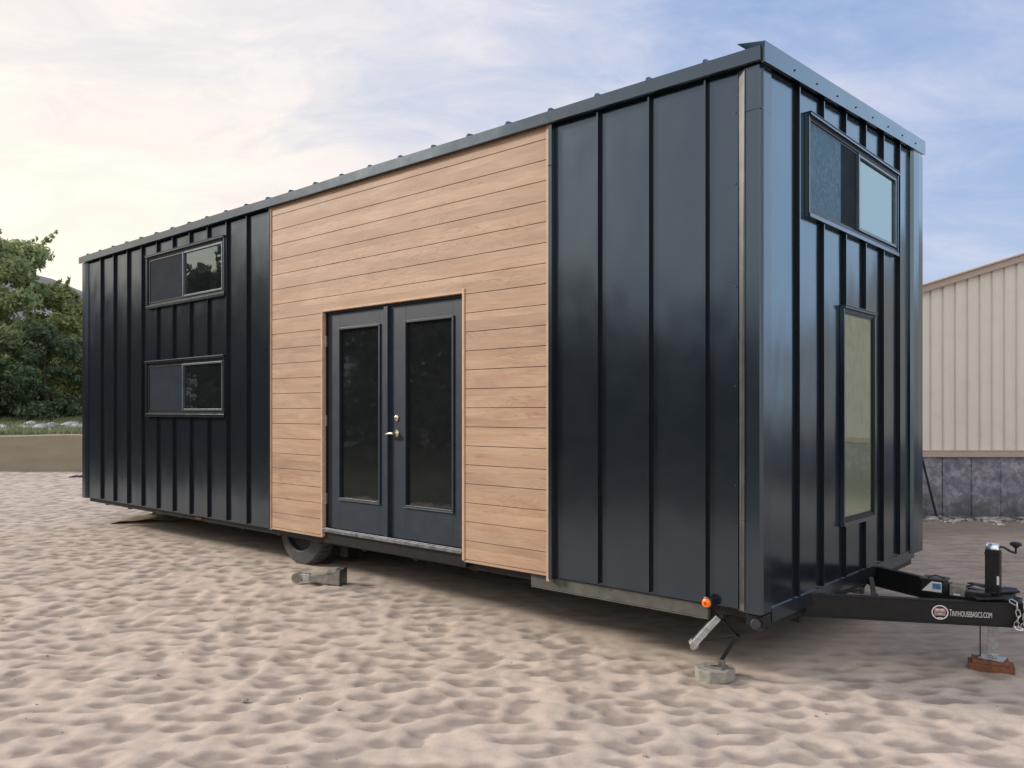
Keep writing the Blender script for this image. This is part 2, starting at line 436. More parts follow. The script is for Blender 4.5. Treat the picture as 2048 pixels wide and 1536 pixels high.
sc_ = MB(); sc_.lathe([(0, .0065), (.004, .0065), (.006, .003)], (0, 0, 0), (1, 0, 0), 8); s0_ = P(sc_, 'screw', 'black')
for k in range(8):
    b = .36 + .36 * k; o = s0_ if k == 0 else s0_.copy()
    if k: COL.objects.link(o)
    o.location = (.0495, b, 3.735 + slope(b))

# --- windows
def window(kind, u0, u1, z0, z1, slider=True, right='glass', left='screen'):
    if kind == 'long': fn = lambda u, w, v: (u, -w, v)
    else: fn = lambda u, w, v: (w, u, v)
    def B(mb, ua, ub, wa, wb, za, zb): return mb.box(ua, ub, wa, wb, za, zb)
    c = .036 if kind == 'long' else .030; d = .040 if kind == 'long' else .032
    # outer metal casing
    m = MB()
    B(m, u0, u1, .001, d + .012, z1 - c * .55, z1); B(m, u0 - .004, u1 + .004, .001, d + .017, z1 + .0004, z1 + .006)
    B(m, u0, u1, .001, d + .006, z0, z0 + c * .9); B(m, u0, u0 + c * .45, .001, d, z0 + c * .9, z1 - c * .55); B(m, u1 - c * .45, u1, .001, d, z0 + c * .9, z1 - c * .55)
    win = m.build('window', M['trim' if kind == 'long' else 'panel_end'], house, bevel=.002, fn=fn)
    a0, a1, y0_, y1_ = u0 + c * .45, u1 - c * .45, z0 + c * .9, z1 - c * .55
    f = MB(); t = .024
    for k, (ins, dep) in enumerate(((0, d - .005), (.0125, .024), (.025, .017))):
        B(f, a0 + ins, a1 - ins, .001, dep, y1_ - ins - .012, y1_ - ins); B(f, a0 + ins, a1 - ins, .001, dep, y0_ + ins, y0_ + ins + .012)
        B(f, a0 + ins, a0 + ins + .012, .001, dep, y0_ + ins + .0125, y1_ - ins - .0125); B(f, a1 - ins - .012, a1 - ins, .001, dep, y0_ + ins + .0125, y1_ - ins - .0125)
    f.build('window_frame', M['black'], win, fn=fn)
    b0_, b1_, w0, w1 = a0 + .0375, a1 - .0375, y0_ + .0375, y1_ - .0375
    if slider:
        mid = (b0_ + b1_) / 2 + .01
        s_ = MB(); e = .024
        B(s_, mid - e, mid, .001, .036, w0, w1); B(s_, b1_ - e * .8, b1_, .001, .031, w0, w1)
        B(s_, mid, b1_ - e * .8, .001, .031, w1 - e * .8, w1); B(s_, mid, b1_ - e * .8, .001, .031, w0, w0 + e * .9)
        s_.build('sash', M['sash'], win, bevel=.0015, fn=fn)
        p = MB(); B(p, mid + .0005, b1_ - e * .8 - .0005, .002, .014, w0 + e * .9, w1 - e * .8); p.build('glass_pane', M[right], win, fn=fn)
        if left == 'screen':
            p = MB(); B(p, b0_, mid - e - .0005, .002, .017, w0, w1); p.build('insect_screen', M['screen'], win, fn=fn)
            p = MB(); B(p, b0_ - .002, b0_ + .014, .002, .024, w0, w1); B(p, b0_ + .0145, mid - e - .0008, .002, .024, w1 - .012, w1); B(p, b0_ + .0145, mid - e - .0008, .002, .024, w0, w0 + .012)
            p.build('screen_frame', M['black'], win, fn=fn)
        else:
            k = b0_ + (mid - b0_) * .62
            p = MB(); B(p, b0_, k, .002, .016, w0, w1); p.build('wrapped_pane', M['film'], win, fn=fn)
            p = MB(); B(p, k + .0005, mid - e - .0005, .002, .014, w0, w1); p.build('insect_screen', M['screen'], win, fn=fn)
    else:
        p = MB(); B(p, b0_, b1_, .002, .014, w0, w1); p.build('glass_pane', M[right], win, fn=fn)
    return win
w_ = window('long', *W_UP[:2], *W_UP[2:], right='glass_tint'); w_['label'] = 'upper sliding window on the long wall'
w_ = window('long', *W_LO[:2], *W_LO[2:], right='glass'); w_['label'] = 'lower sliding window on the long wall'
w_ = window('end', *E_UP[:2], *E_UP[2:], right='glass_end', left='film'); w_['label'] = 'wide sliding window high on the end wall, left pane still wrapped in blue film'
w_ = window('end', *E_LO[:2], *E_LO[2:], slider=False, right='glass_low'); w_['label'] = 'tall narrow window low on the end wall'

# --- french doors
fr = MB(); fr.box(DA0 + .0125, DA0 + .03, .012, .19, .556, DZ1 - .0065); fr.box(DA1 - .03, DA1 - .0125, .012, .19, .556, DZ1 - .0065)
fr.box(DA0 + .031, DA1 - .031, .012, .19, DZ1 - .026, DZ1 - .0065)
P(fr, 'door_frame', 'black')
def leaf(a0, a1, g0, g1, gz0, gz1, hinge_u, handle):
    z0, z1 = .562, DZ1 - .028; y = .024
    m = MB(); m.box(a0, g0, y, y + .045, z0, z1); m.box(g1, a1, y, y + .045, z0, z1)
    m.box(g0, g1, y, y + .045, z0, gz0); m.box(g0, g1, y, y + .045, gz1, z1)
    d = m.build('door', M['door'], house, bevel=.002)
    m = MB(); q = .015      # raised glazing bead
    m.box(g0 - q, g0 + .006, y - .012, y - .0005, gz0 - q, gz1 + q); m.box(g1 - .006, g1 + q, y - .012, y - .0005, gz0 - q, gz1 + q)
    m.box(g0 + .0065, g1 - .0065, y - .012, y - .0005, gz0 - q, gz0 + .006); m.box(g0 + .0065, g1 - .0065, y - .012, y - .0005, gz1 - .006, gz1 + q)
    m.build('glazing_bead', M['door'], d, bevel=.003)
    m = MB(); m.box(g0 + .001, g1 - .001, y + .014, y + .03, gz0 + .001, gz1 - .001); m.build('glass_pane', M['glass_door'], d)
    m = MB(); m.box(g0 - .012, g1 + .012, y - .017, y - .0125, gz0 - .018, gz0 - .008); m.build('bead_sill', M['sash'], d)
    for hz in (2.305, 1.56, .83):
        m = MB(); m.box(hinge_u - .010, hinge_u + .010, .010, .0235, hz - .05, hz + .05)
        for k in range(3): m.lathe([(0, .006), (.030, .006)], (hinge_u, -.027 + .03, hz - .05 + .034 * k), (0, 0, 1), 10)
        m.build('hinge', M['galv'], d)
    if handle:
        hu = -3.312
        m = MB(); m.lathe([(0, .031), (.008, .030), (.013, .022), (.030, .013), (.050, .012)], (hu, y, 1.458), (0, -1, 0), 24)
        m.tube([(hu, y - .048, 1.458), (hu - .03, y - .052, 1.459), (hu - .075, y - .050, 1.452), (hu - .105, y - .040, 1.447)], [.011, .0105, .009, .008], 10)
        m.build('door_handle', M['brass'], d, smooth=True)
        m = MB(); m.lathe([(0, .027), (.007, .027), (.013, .020), (.016, .014)], (hu - .002, y, 1.591), (0, -1, 0), 24); m.build('deadbolt', M['brass'], d, smooth=True)
    return d
mid = -3.40
leaf(DA0 + .034, mid - .002, -4.118, -3.545, .848, 2.405, DA0 + .020, False)
leaf(mid + .002, DA1 - .034, -3.195, -2.625, .848, 2.405, DA1 - .020, True)
m = MB(); m.box(mid - .055, mid - .004, -.006, .0235, .562, DZ1 - .03); P(m, 'astragal', 'door', bevel=.002)
th = MB(); th.box(DA0 + .013, DA1 - .013, -.030, .19, .524, .5535); th.box(DA0 + .013, DA1 - .013, -.012, .0, .5538, .560)
P(th, 'threshold', 'sealant', bevel=.002)
th = MB(); th.box(DA0 - .0, DA1 + .0, .004, .084, .42, .523); P(th, 'sill_board', 'chassis')

# --- trailer chassis
ch = MB()
ch.box(-LEN + .06, -.02, .05, .11, .40, .457); ch.box(-LEN + .06, -.02, WID - .11, WID - .05, .40, .457)
for b in (.62, 2.36): ch.box(-LEN + .1, -.03, b, b + .06, .28, .457)
for k in range(14): ch.box(-.4 - .7 * k, -.34 - .7 * k, .111, WID - .111, .37, .455)
ch.box(-.08, -.02, .12, WID - .12, .33, .385)
P(ch, 'chassis_rail', 'chassis')
m = MB(); m.box(-1.80, -.36, .020, .07, .365, .452); m.box(-1.80, -.36, .02, .10, .355, .3645); P(m, 'side_beam', 'primer', bevel=.003)
m = MB(); m.box(-.10, .01, .0, .11, .37, .44); m.tube([(-.03, -.02, .39), (-.03, .05, .37)], .035, 12); P(m, 'corner_bracket', 'chassis', bevel=.006)
m = MB(); m.lathe([(0, .036), (.012, .036), (.016, .030)], (-.325, -.047, .480), (0, -1, 0), 28)
m.box(-.345, -.305, -.0465, -.0, .455, .50)
ml = P(m, 'marker_light', 'black', smooth=True); ml['label'] = 'round amber marker light'
m = MB(); m.lathe([(0, .028), (.010, .027), (.017, .018), (.019, .004)], (-.325, -.0635, .480), (0, -1, 0), 28); m.build('lens', M['amber'], ml, smooth=True)
m = MB(); m.box(-.331, -.329, -.086, -.080, .470, .490); m.box(-.321, -.319, -.086, -.080, .470, .490); m.box(-.3285, -.3215, -.0855, -.080, .479, .481); m.build('lens_mark', M['rust'], ml)
m = MB(); m.box(-6.83, -6.72, .03, .05, .420, .440); o = P(m, 'marker_light', 'rust'); o['label'] = 'small reddish rear marker light under the floor edge'
def wheel(b, face):
    cx, cz, R = -5.06, .45, .375
    r = empty('wheel', (cx, b, cz), 0, house); s = face
    m = MB(); m.lathe([(.12, .225), (.205, .238), (.20, .30), (.19, .355), (.15, R), (.06, R), (.02, .358), (0, .30), (.006, .245), (.03, .235)], (0, 0, 0), (0, -s, 0), 48)
    for k in range(40):
        an = 2 * math.pi * k / 40; ca, sa = math.cos(an), math.sin(an)
        m.bar((ca * (R + .002), -s * .05, sa * (R + .002)), (ca * (R + .002), -s * .165, sa * (R + .002)), .028, .008, (ca, 0, sa))
    m.build('tyre', M['rubber'], r, smooth=True)
    m = MB(); m.lathe([(.05, .232), (.205, .236), (.200, .222), (.165, .205), (.150, .12), (.175, .09), (.178, .06), (.20, .05), (.202, .01)], (0, 0, 0), (0, -s, 0), 40)
    m.build('rim', M['rim'], r, smooth=True)
    m = MB(); m.lathe([(0, .011), (.018, .010)], (0, 0, 0), (0, -s, 0), 6); n0_ = m.build('wheel_nut', M['galv'], r)
    for k in range(6):
        an = 2 * math.pi * k / 6; o = n0_ if k == 0 else n0_.copy()
        if k: COL.objects.link(o); o.parent = r
        o.location = (math.cos(an) * .075, -s * .178, math.sin(an) * .075)
wheel(.42, 1); wheel(WID - .42, -1)
m = MB(); m.tube([(-5.06, .45, .45), (-5.06, WID - .45, .45)], .05, 12); m.box(-5.7, -4.4, .62, .68, .42, .457)
m.bar((-5.5, .58, .44), (-5.06, .58, .52), .06, .03); m.bar((-5.06, .58, .52), (-4.6, .58, .44), .06, .03); P(m, 'axle', 'chassis')
m = MB(); m.box(-4.62, -4.50, .40, .52, .20, .457); P(m, 'spring_hanger', 'chassis', bevel=.004)

# --- drawbars
def drawbar(p0, p1, w=.052, zt=.452, zb=.300):
    p0 = Vector(p0 + (0,)); p1 = Vector(p1 + (0,)); m = MB(); fl = .010
    m.bar(p0 + Vector((0, 0, (zt + zb) / 2)), p1 + Vector((0, 0, (zt + zb) / 2)), w * .86, zt - zb - 2 * fl)
    m.bar(p0 + Vector((0, 0, zt - fl / 2)), p1 + Vector((0, 0, zt - fl / 2)), w, fl - .0006); m.bar(p0 + Vector((0, 0, zb + fl / 2)), p1 + Vector((0, 0, zb + fl / 2)), w, fl - .0006)
    return P(m, 'drawbar', 'chassis', bevel=.002)
near = drawbar((-.65, .398), (1.06, 1.328)); near['label'] = 'near drawbar with round emblem and white web address'
far = drawbar((-.65, 2.342), (1.16, 1.442)); far['label'] = 'far drawbar, plain black'
# emblem and lettering on the near drawbar face
D_ = Vector((.8786, .4776, 0)); NRM = Vector((.4776, -.8786, 0)); O_ = Vector((.027, .766, 0)) + NRM * .0238
def onbar(q, z, off): return O_ + D_ * q + NRM * off + Vector((0, 0, z))
em = MB(); qc, zc = .737, .374
def flat(mb, pts, off0, off1): mb.prism(pts, lambda x, y, t: onbar(qc + x, zc + y, t), off0, off1)
ring = 28
for k in range(ring):
    a, b = 2 * math.pi * k / ring, 2 * math.pi * (k + 1) / ring
    flat(em, [(.049 * math.cos(a), .046 * math.sin(a)), (.049 * math.cos(b), .046 * math.sin(b)), (.042 * math.cos(b), .039 * math.sin(b)), (.042 * math.cos(a), .039 * math.sin(a))], .0005, .0015)
em.v = em.v
def rc(mb, x0, x1, y0, y1, o0=.0006, o1=.0016): flat(mb, [(x0, y0), (x1, y0), (x1, y1), (x0, y1)], o0, o1)
rc(em, -.026, -.003, .012, .020); rc(em, .001, .022, .012, .020); rc(em, -.010, -.002, -.012, -.006, .0018, .0026); rc(em, .001, .010, -.012, -.006, .0018, .0026); rc(em, -.014, .014, -.037, -.031, .0018, .0026)
em.build('emblem', M['white'], near, fix=True)
e2 = MB(); flat(e2, [(-.034, -.001), (.034, -.001), (.034, .004), (.030, .027), (-.030, .027), (-.034, .004)], .0002, .0005)
rc(e2, -.033, .033, -.021, -.002, .0002, .0016); e2.build('emblem_field', M['pink'], near)
def text_mesh(txt, name, mat, parent, fnmap, width, height):
    cu = bpy.data.curves.new(name, 'FONT'); cu.body = txt; cu.size = 1; cu.extrude = 0
    to = bpy.data.objects.new('tmp', cu); COL.objects.link(to)
    dg = bpy.context.evaluated_depsgraph_get(); me = bpy.data.meshes.new_from_object(to.evaluated_get(dg)); bpy.data.objects.remove(to)
    xs = [v.co.x for v in me.vertices]; ys = [v.co.y for v in me.vertices]; x0, x1, y0, y1 = min(xs), max(xs), min(ys), max(ys)
    for v in me.vertices: v.co = fnmap((v.co.x - x0) / (x1 - x0) * width, (v.co.y - y0) / (y1 - y0) * height)
    me.materials.clear(); me.materials.append(mat); me.name = name
    o = bpy.data.objects.new(name, me); COL.objects.link(o); o.parent = parent; return o
text_mesh('T', 'lettering', M['white'], near, lambda x, y: onbar(.792 + x, .354 + y, .0012), .013, .042)
text_mesh('INYHOUSEBASICS.COM', 'lettering', M['white'], near, lambda x, y: onbar(.807 + x, .354 + y, .0012), .228, .034)

# --- hitch hardware
m = MB(); m.box(.98, 1.16, 1.33, 1.45, .30, .455); m.box(1.16, 1.42, 1.35, 1.43, .36, .445); m.lathe([(0, .05), (.02, .055), (.06, .03)], (1.42, 1.39, .40), (0, 0, 1), 16)
P(m, 'coupler', 'chassis', bevel=.006)
m = MB(); m.bar((.86, 1.18, .475), (1.06, 1.41, .470), .05, .012); m.bar((.80, 1.28, .478), (1.06, 1.44, .505), .03, .014); m.bar((.74, 1.60, .490), (1.04, 1.47, .500), .04, .010)
m.bar((1.0, 1.30, .455), (1.0, 1.50, .50), .08, .03); P(m, 'tongue_plate', 'chassis', bevel=.003)
jr = empty('tongue_jack', (.926, 1.385, 0), 0, house)
m = MB(); m.box(-.042, .042, -.032, .032, .42, .765); m.box(-.046, .046, -.036, .036, .735, .745); o = m.build('jack_post', M['chassis'], jr, bevel=.006)
m = MB(); m.box(.026, .040, -.0331, -.0326, .545, .60); m.build('rating_sticker', M['white'], jr)
bpy.data.objects.remove(bpy.data.objects[-1]) if False else None
m = MB(); m.lathe([(0, .043), (.012, .043), (.028, .034), (.038, .015)], (0, 0, .766), (0, 0, 1), 20)
m.lathe([(-.035, .022), (.035, .022)], (0, 0, .785), (1, 0, 0), 14); m.build('jack_cap', M['chrome'], jr, smooth=True)
m = MB(); m.tube([(.03, 0, .785), (.06, .0, .782), (.10, .012, .757), (.125, .02, .752)], .007, 8); m.tube([(.122, .02, .750), (.122, .02, .79)], .006, 8)
cr = m.build('crank_arm', M['chassis'], jr, smooth=True)
m = MB(); m.lathe([(0, .012), (.008, .018), (.016, .032), (.030, .034), (.036, .026), (.040, .008)], (.122, .02, .784), (0, 0, 1), 18); m.build('crank_knob', M['black'], jr, smooth=True)
m = MB(); m.box(-.026, .026, -.026, .026, .075, .31); m.build('inner_tube', M['galv'], jr, bevel=.004)
m = MB(); m.box(-.075, .065, -.055, .055, .062, .072); m.box(-.03, .03, -.03, .03, .0725, .10); m.lathe([(-.034, .008), (.034, .008)], (0, 0, .09), (0, 1, 0), 8)
m.build('foot_plate', M['galv'], jr, bevel=.002)
m = MB(); m.tube([(-.066, -.04, .073), (-.066, -.04, .31)], .004, 6); m.build('drop_pin', M['black'], jr)
# break-away battery box and grey controller
m = MB(); m.box(.53, .66, 1.27, 1.40, .455, .535); m.box(.52, .67, 1.26, 1.41, .5355, .548); m.tube([(.56, 1.30, .55), (.60, 1.33, .565), (.66, 1.33, .55), (.71, 1.30, .49)], .005, 6)
bb = P(m, 'battery_box', 'black', bevel=.004)
m = MB(); m.hexa([(.535, 1.2585, .467), (.655, 1.2585, .467), (.655, 1.2595, .467), (.535, 1.2595, .467), (.595, 1.2585, .533), (.655, 1.2585, .533), (.655, 1.2595, .533), (.595, 1.2595, .533)]); m.build('sticker', M['white'], bb)
m = MB(); m.box(.600, .650, 1.2575, 1.2583, .485, .522); m.build('sticker_panel', M['blue'], bb)
m = MB(); m.box(.70, .79, 1.26, 1.35, .455, .527); gb = P(m, 'junction_box', 'jackgrey', bevel=.006)
m = MB(); m.box(.725, .765, 1.2585, 1.2595, .462, .474); m.build('sticker', M['white'], gb)
m = MB(); m.box(.80, .93, 1.25, 1.33, .455, .50); m.tube([(.79, 1.30, .52), (.84, 1.30, .54), (.90, 1.33, .52)], .007, 6); P(m, 'actuator', 'black', bevel=.008)
# safety chains hanging at the front of the drawbar
def chain(pts, name='safety_chain'):
    m = MB(); pts = [Vector(p) for p in pts]; L = .034; i = 0; cur = pts[0].copy(); k = 1; acc = 0
    segs = []
    for a, b in zip(pts, pts[1:]):
        n = max(1, round((b - a).length / L))
        for j in range(n): segs.append((a + (b - a) * ((j + .5) / n), (b - a).normalized()))
    for j, (c, d) in enumerate(segs):
        ref = Vector((.3, -1, 0)).normalized() if j % 2 == 0 else Vector((1, .3, 0)).normalized()
        n = ref - d * ref.dot(d)
        m.torus(c, n, d, .0115, .0042, .022)
    return P(m, name, 'chrome', smooth=True)
chain([(1.040, 1.270, .475), (1.075, 1.275, .455), (1.085, 1.280, .38), (1.070, 1.268, .31), (1.10, 1.29, .30), (1.115, 1.30, .36), (1.12, 1.305, .46)])
chain([(1.11, 1.33, .48), (1.125, 1.315, .36), (1.13, 1.31, .20), (1.14, 1.31, .14)])
# --- folding stabiliser jacks at the front corners
def stab(a, b, s):
    r = empty('stabiliser_jack', (a, b, 0), 0, house)
    m = MB(); m.bar((.02, -.02, .372), (-.10, -.10 * s, .205), .045, .040); m.bar((-.096, -.10 * s, .214), (-.112, -.112 * s, .190), .055, .05); m.build('upper_arm', M['galv'], r, bevel=.003)
    m = MB(); m.lathe([(-.02, .022), (.02, .022)], (-.10, -.10 * s, .185), (0, 1, 0), 12); m.build('arm_nut', M['jackgrey'], r)
    m = MB(); m.bar((.03, -.01, .365), (.125, .02, .262), .022, .016); m.bar((.125, .02, .262), (.035, .0, .105), .034, .022); m.lathe([(-.02, .014), (.02, .014)], (.125, .02, .262), (0, 1, 0), 10)
    m.tube([(-.09, -.09 * s, .21), (.12, .02, .26)], .004, 6); m.build('lower_arm', M['chassis'], r, bevel=.002)
    m = MB(); m.box(-.065, .055, -.045, .045, .056, .062); m.bar((-.06, -.03, .066), (.03, -.03, .09), .012, .02); m.lathe([(-.025, .012), (.025, .012)], (.032, 0, .098), (0, 1, 0), 10); m.box(.012, .05, -.02, .02, .0625, .11)
    m.build('foot_plate', M['jackgrey'], r)
    m = MB(); m.box(-.02, .06, -.03, .03, .37, .40); m.build('mount', M['chassis'], r)
stab(-.335, .085, 1); stab(-.40, WID - .3, -1)
m = MB(); m.bar((.10, 1.60, .44), (.16, 1.50, .30), .03, .02); m.bar((.16, 1.50, .30), (.10, 1.72, .29), .02, .03); P(m, 'brace', 'chassis')
m = MB(); m.bar((-.35, WID - .3, .41), (.10, 2.05, .37), .03, .03); P(m, 'brace', 'primer')

HM = Matrix.Translation(Vector(H_LOC)) @ Matrix.Rotation(H_ROT, 4, 'Z')
def h2w(a, b, z): return HM @ Vector((a, b, z))

# ================================================================== GROUND
def sstep(e0, e1, x):
    t = np.clip((x - e0) / (e1 - e0), 0, 1); return t * t * (3 - 2 * t)
def vnoise(x, y, seed=0):
    def h(i, j):
        n = (i * 374761393 + j * 668265263 + seed * 982451653) & 0x7fffffff
        n = ((n ^ (n >> 13)) * 1274126177) & 0x7fffffff
        return ((n ^ (n >> 16)) & 0xffff) / 65535.0
    i = np.floor(x).astype(np.int64); j = np.floor(y).astype(np.int64); fx = x - i; fy = y - j
    fx = fx * fx * (3 - 2 * fx); fy = fy * fy * (3 - 2 * fy)
    return (h(i, j) * (1 - fx) + h(i + 1, j) * fx) * (1 - fy) + (h(i, j + 1) * (1 - fx) + h(i + 1, j + 1) * fx) * fy
def fbm(x, y, oct=4, seed=0):
    s = 0; a = .5
    for o in range(oct): s = s + a * vnoise(x * 2 ** o + o * 17.3, y * 2 ** o - o * 9.1, seed + o); a *= .5
    return s
def h3(i, j, k):
    n = (i * 374761393 + j * 668265263 + k * 2147483647) & 0x7fffffff
    n = ((n ^ (n >> 13)) * 1274126177) & 0x7fffffff
    n = ((n ^ (n >> 15)) * 461845907) & 0x7fffffff
    return ((n ^ (n >> 16)) & 0xffff) / 65535.0
def worley(x, y, seed):
    """smooth-minimum distance to jittered cell points, plus the nearest cell's random number"""
    i = np.floor(x).astype(np.int64); j = np.floor(y).astype(np.int64)
    acc = np.zeros_like(x); best = np.full_like(x, 9.0); rv = np.zeros_like(x); k = 9.0
    for di in (-1, 0, 1):
        for dj in (-1, 0, 1):
            ci, cj = i + di, j + dj
            px = ci + .12 + .76 * h3(ci, cj, seed); py = cj + .12 + .76 * h3(ci, cj, seed + 5)
            an = h3(ci, cj, seed + 9) * math.pi; st = .72 + .5 * h3(ci, cj, seed + 13)
            dx = x - px; dy = y - py; c, s_ = np.cos(an), np.sin(an)
            d = np.sqrt(((dx * c + dy * s_) * st) ** 2 + ((-dx * s_ + dy * c) / st) ** 2) 
            m = d < best; best = np.where(m, d, best); rv = np.where(m, h3(ci, cj, seed + 21), rv)
            acc += np.exp(-k * d)
    return -np.log(acc) / k, rv
def ground_z(x, y):
    base = .09 * sstep(5.6, 8.2, y) * (1 - sstep(.3, 2.2, x)) + .05 * (fbm(x * .18, y * .18, 3, 5) - .45)*sstep(9,16,np.hypot(x,y))
    wx = x + .10 * (fbm(x * 3, y * 3, 3, 31) - .5); wy = y + .10 * (fbm(x * 3 + 9, y * 3, 3, 37) - .5)
    d1, r1 = worley(wx / .205, wy / .135, 3); d2, r2 = worley(wx / .105 + 3.3, wy / .07, 8)
    keep = sstep(.0, .42, r1)
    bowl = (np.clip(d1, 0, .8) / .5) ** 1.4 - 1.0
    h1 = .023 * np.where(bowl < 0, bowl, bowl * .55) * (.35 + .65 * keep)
    h2 = .009 * ((np.clip(d2, 0, .8) / .5) ** 1.3 - .8)
    h3_ = .012 * (fbm(x * 2.2, y * 4.5, 4, 77) - .5) + .020 * (fbm(x * .9, y * 1.2, 3, 55) - .5)
    und = h2w_inside(x, y)
    amp = (1 - .65 * sstep(1.2, 3.4, x) * sstep(4.3, 5.6, y)) * (1 - .75 * und)
    far = (1 - .45 * sstep(7, 16, y)) * (.45 + 1.15 * fbm(x * .55 + 4, y * .7, 3, 91))
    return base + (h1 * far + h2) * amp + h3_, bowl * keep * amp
def h2w_inside(x, y):
    dx, dy = x - H_LOC[0], y - H_LOC[1]; c, s_ = math.cos(-H_ROT), math.sin(-H_ROT)
    a = c * dx - s_ * dy; b = s_ * dx + c * dy
    return sstep(-10.2, -9.6, a) * (1 - sstep(-.3, .5, a)) * sstep(-.1, .5, b) * (1 - sstep(2.8, 3.4, b))
def axis(stops):
    out = [stops[0][0]]
    for (a, s0), (b, s1) in zip(stops, stops[1:]):
        x = a
        while x < b - 1e-6:
            t = (x - a) / (b - a); st = s0 * (s1 / s0) ** t; x += st; out.append(min(x, b))
    return np.array(sorted(set(np.round(out, 5))))
gx = axis([(-900, 200), (-60, 8), (-26, .5), (-12, .08), (-5, .035), (-3, .026), (3.6, .026), (6, .05), (12, .2), (30, 1.5), (80, 20), (900, 200)])
gy = axis([(-500, 120), (-40, 5), (-6, .4), (2.6, .06), (3.3, .02), (6, .024), (9, .035), (14, .06), (24, .25), (40, 2), (100, 20), (1500, 300)])
X, Y = np.meshgrid(gx, gy); Zg, bw = ground_z(X, Y)
Zg = Zg - 0.0 * X; farm = sstep(60, 200, np.hypot(X, Y)); Zg = Zg * (1 - farm)
ny, nx = X.shape
me = bpy.data.meshes.new('ground'); co = np.stack([X, Y, Zg], -1).reshape(-1, 3).astype(np.float32)
idx = np.arange(nx * ny).reshape(ny, nx)
q = np.stack([idx[:-1, :-1], idx[:-1, 1:], idx[1:, 1:], idx[1:, :-1]], -1).reshape(-1, 4)
def fast_mesh(me, co, q, smooth=True):
    me.vertices.add(len(co)); me.vertices.foreach_set('co', co.ravel())
    k = q.shape[1]; me.loops.add(len(q) * k); me.loops.foreach_set('vertex_index', q.ravel().astype(np.int32))
    me.polygons.add(len(q)); me.polygons.foreach_set('loop_start', np.arange(0, len(q) * k, k, dtype=np.int32))
    if smooth: me.polygons.foreach_set('use_smooth', np.ones(len(q), dtype=bool))
    me.update(calc_edges=True); me.validate()
fast_mesh(me, co, q)
at = me.attributes.new('hollow_shade', 'FLOAT', 'POINT'); at.data.foreach_set('value', np.clip(-bw, 0, 1).ravel().astype(np.float32))  # hollow depth, drives the shade painted into the sand colour
def sand():
    t = NT('pale_beach_sand'); v = t.coords('Object')
    big = t.noise(v, .55, 4, .6); mid_ = t.noise(v, 3.2, 6, .65); fine = t.noise(v, 220, 3, .7); grit = t.noise(v, 60, 4, .7)
    a = t.add('ShaderNodeAttribute', attribute_name='hollow_shade')
    c = t.ramp(big, [(.3, (.60, .515, .43)), (.7, (.64, .52, .44))])
    c = t.mix(t.ramp(mid_, [(.35, (1, 1, 1)), (.62, (0, 0, 0))]), c, (.50, .43, .365))
    c = t.mix(t.math('MULTIPLY', t.ramp(a.outputs['Fac'], [(.06, (0, 0, 0)), (.55, (1, 1, 1))]), .80), c, (.29, .245, .215))  # hollows painted darker to imitate shade between the ridges
    c = t.mix(t.math('MULTIPLY', t.ramp(grit, [(.30, (1, 1, 1)), (.46, (0, 0, 0))]), .25), c, (.20, .17, .145))
    st_ = t.noise(v, 1.1, 7, .65, .8); c = t.mix(t.math('MULTIPLY', t.ramp(st_, [(.60, (0, 0, 0)), (.70, (1, 1, 1))]), .45), c, (.33, .235, .17))
    # trodden, greyer earth toward the shed on the right and back
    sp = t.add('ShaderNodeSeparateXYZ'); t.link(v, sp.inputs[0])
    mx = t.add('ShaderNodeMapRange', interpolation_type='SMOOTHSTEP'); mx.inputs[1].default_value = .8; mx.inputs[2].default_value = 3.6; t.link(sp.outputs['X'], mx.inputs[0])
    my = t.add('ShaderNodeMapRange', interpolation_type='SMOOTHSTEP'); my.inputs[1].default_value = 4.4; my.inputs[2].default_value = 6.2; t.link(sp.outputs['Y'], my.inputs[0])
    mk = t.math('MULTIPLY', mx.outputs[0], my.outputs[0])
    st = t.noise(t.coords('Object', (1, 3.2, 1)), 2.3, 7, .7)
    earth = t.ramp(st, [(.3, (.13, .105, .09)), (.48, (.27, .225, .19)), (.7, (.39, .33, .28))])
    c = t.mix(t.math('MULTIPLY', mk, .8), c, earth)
    mud = t.add('ShaderNodeMapRange', interpolation_type='SMOOTHSTEP'); mud.inputs[1].default_value = 10.6; mud.inputs[2].default_value = 12.4; t.link(t.math('ADD', sp.outputs['Y'], t.math('MULTIPLY', mid_, 1.5)), mud.inputs[0])
    c = t.mix(t.math('MULTIPLY', t.math('MULTIPLY', mud.outputs[0], mx.outputs[0]), .75), c, (.085, .085, .085))
    # unseen dark turf and soil, added left of the view to darken wall reflections
    edge = t.math('ADD', t.math('ADD', sp.outputs['X'], t.math('MULTIPLY', sp.outputs['Y'], .62)), t.math('MULTIPLY', t.math('SUBTRACT', mid_, .5), 2.6))
    em_ = t.add('ShaderNodeMapRange', interpolation_type='SMOOTHSTEP'); em_.inputs[1].default_value = -3.6; em_.inputs[2].default_value = -4.4; em_.inputs[3].default_value = 0; em_.inputs[4].default_value = 1; t.link(edge, em_.inputs[0])
    soil = t.ramp(grit, [(.35, (.030, .030, .022)), (.5, (.055, .060, .035)), (.7, (.10, .09, .065))])
    c = t.mix(em_.outputs[0], c, soil)
    t.link(c, t.b.inputs['Base Color']); t.val(Roughness=.95, IOR=1.3); t.b.inputs['Specular IOR Level'].default_value = .2
    h = t.math('ADD', t.math('MULTIPLY', fine, .35), t.math('MULTIPLY', grit, .5)); t.bump(h, .35, .006); return t.m
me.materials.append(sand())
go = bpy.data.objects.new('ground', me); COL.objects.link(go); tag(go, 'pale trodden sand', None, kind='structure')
def gz(x, y): return float(ground_z(np.array([float(x)]), np.array([float(y)]))[0][0])

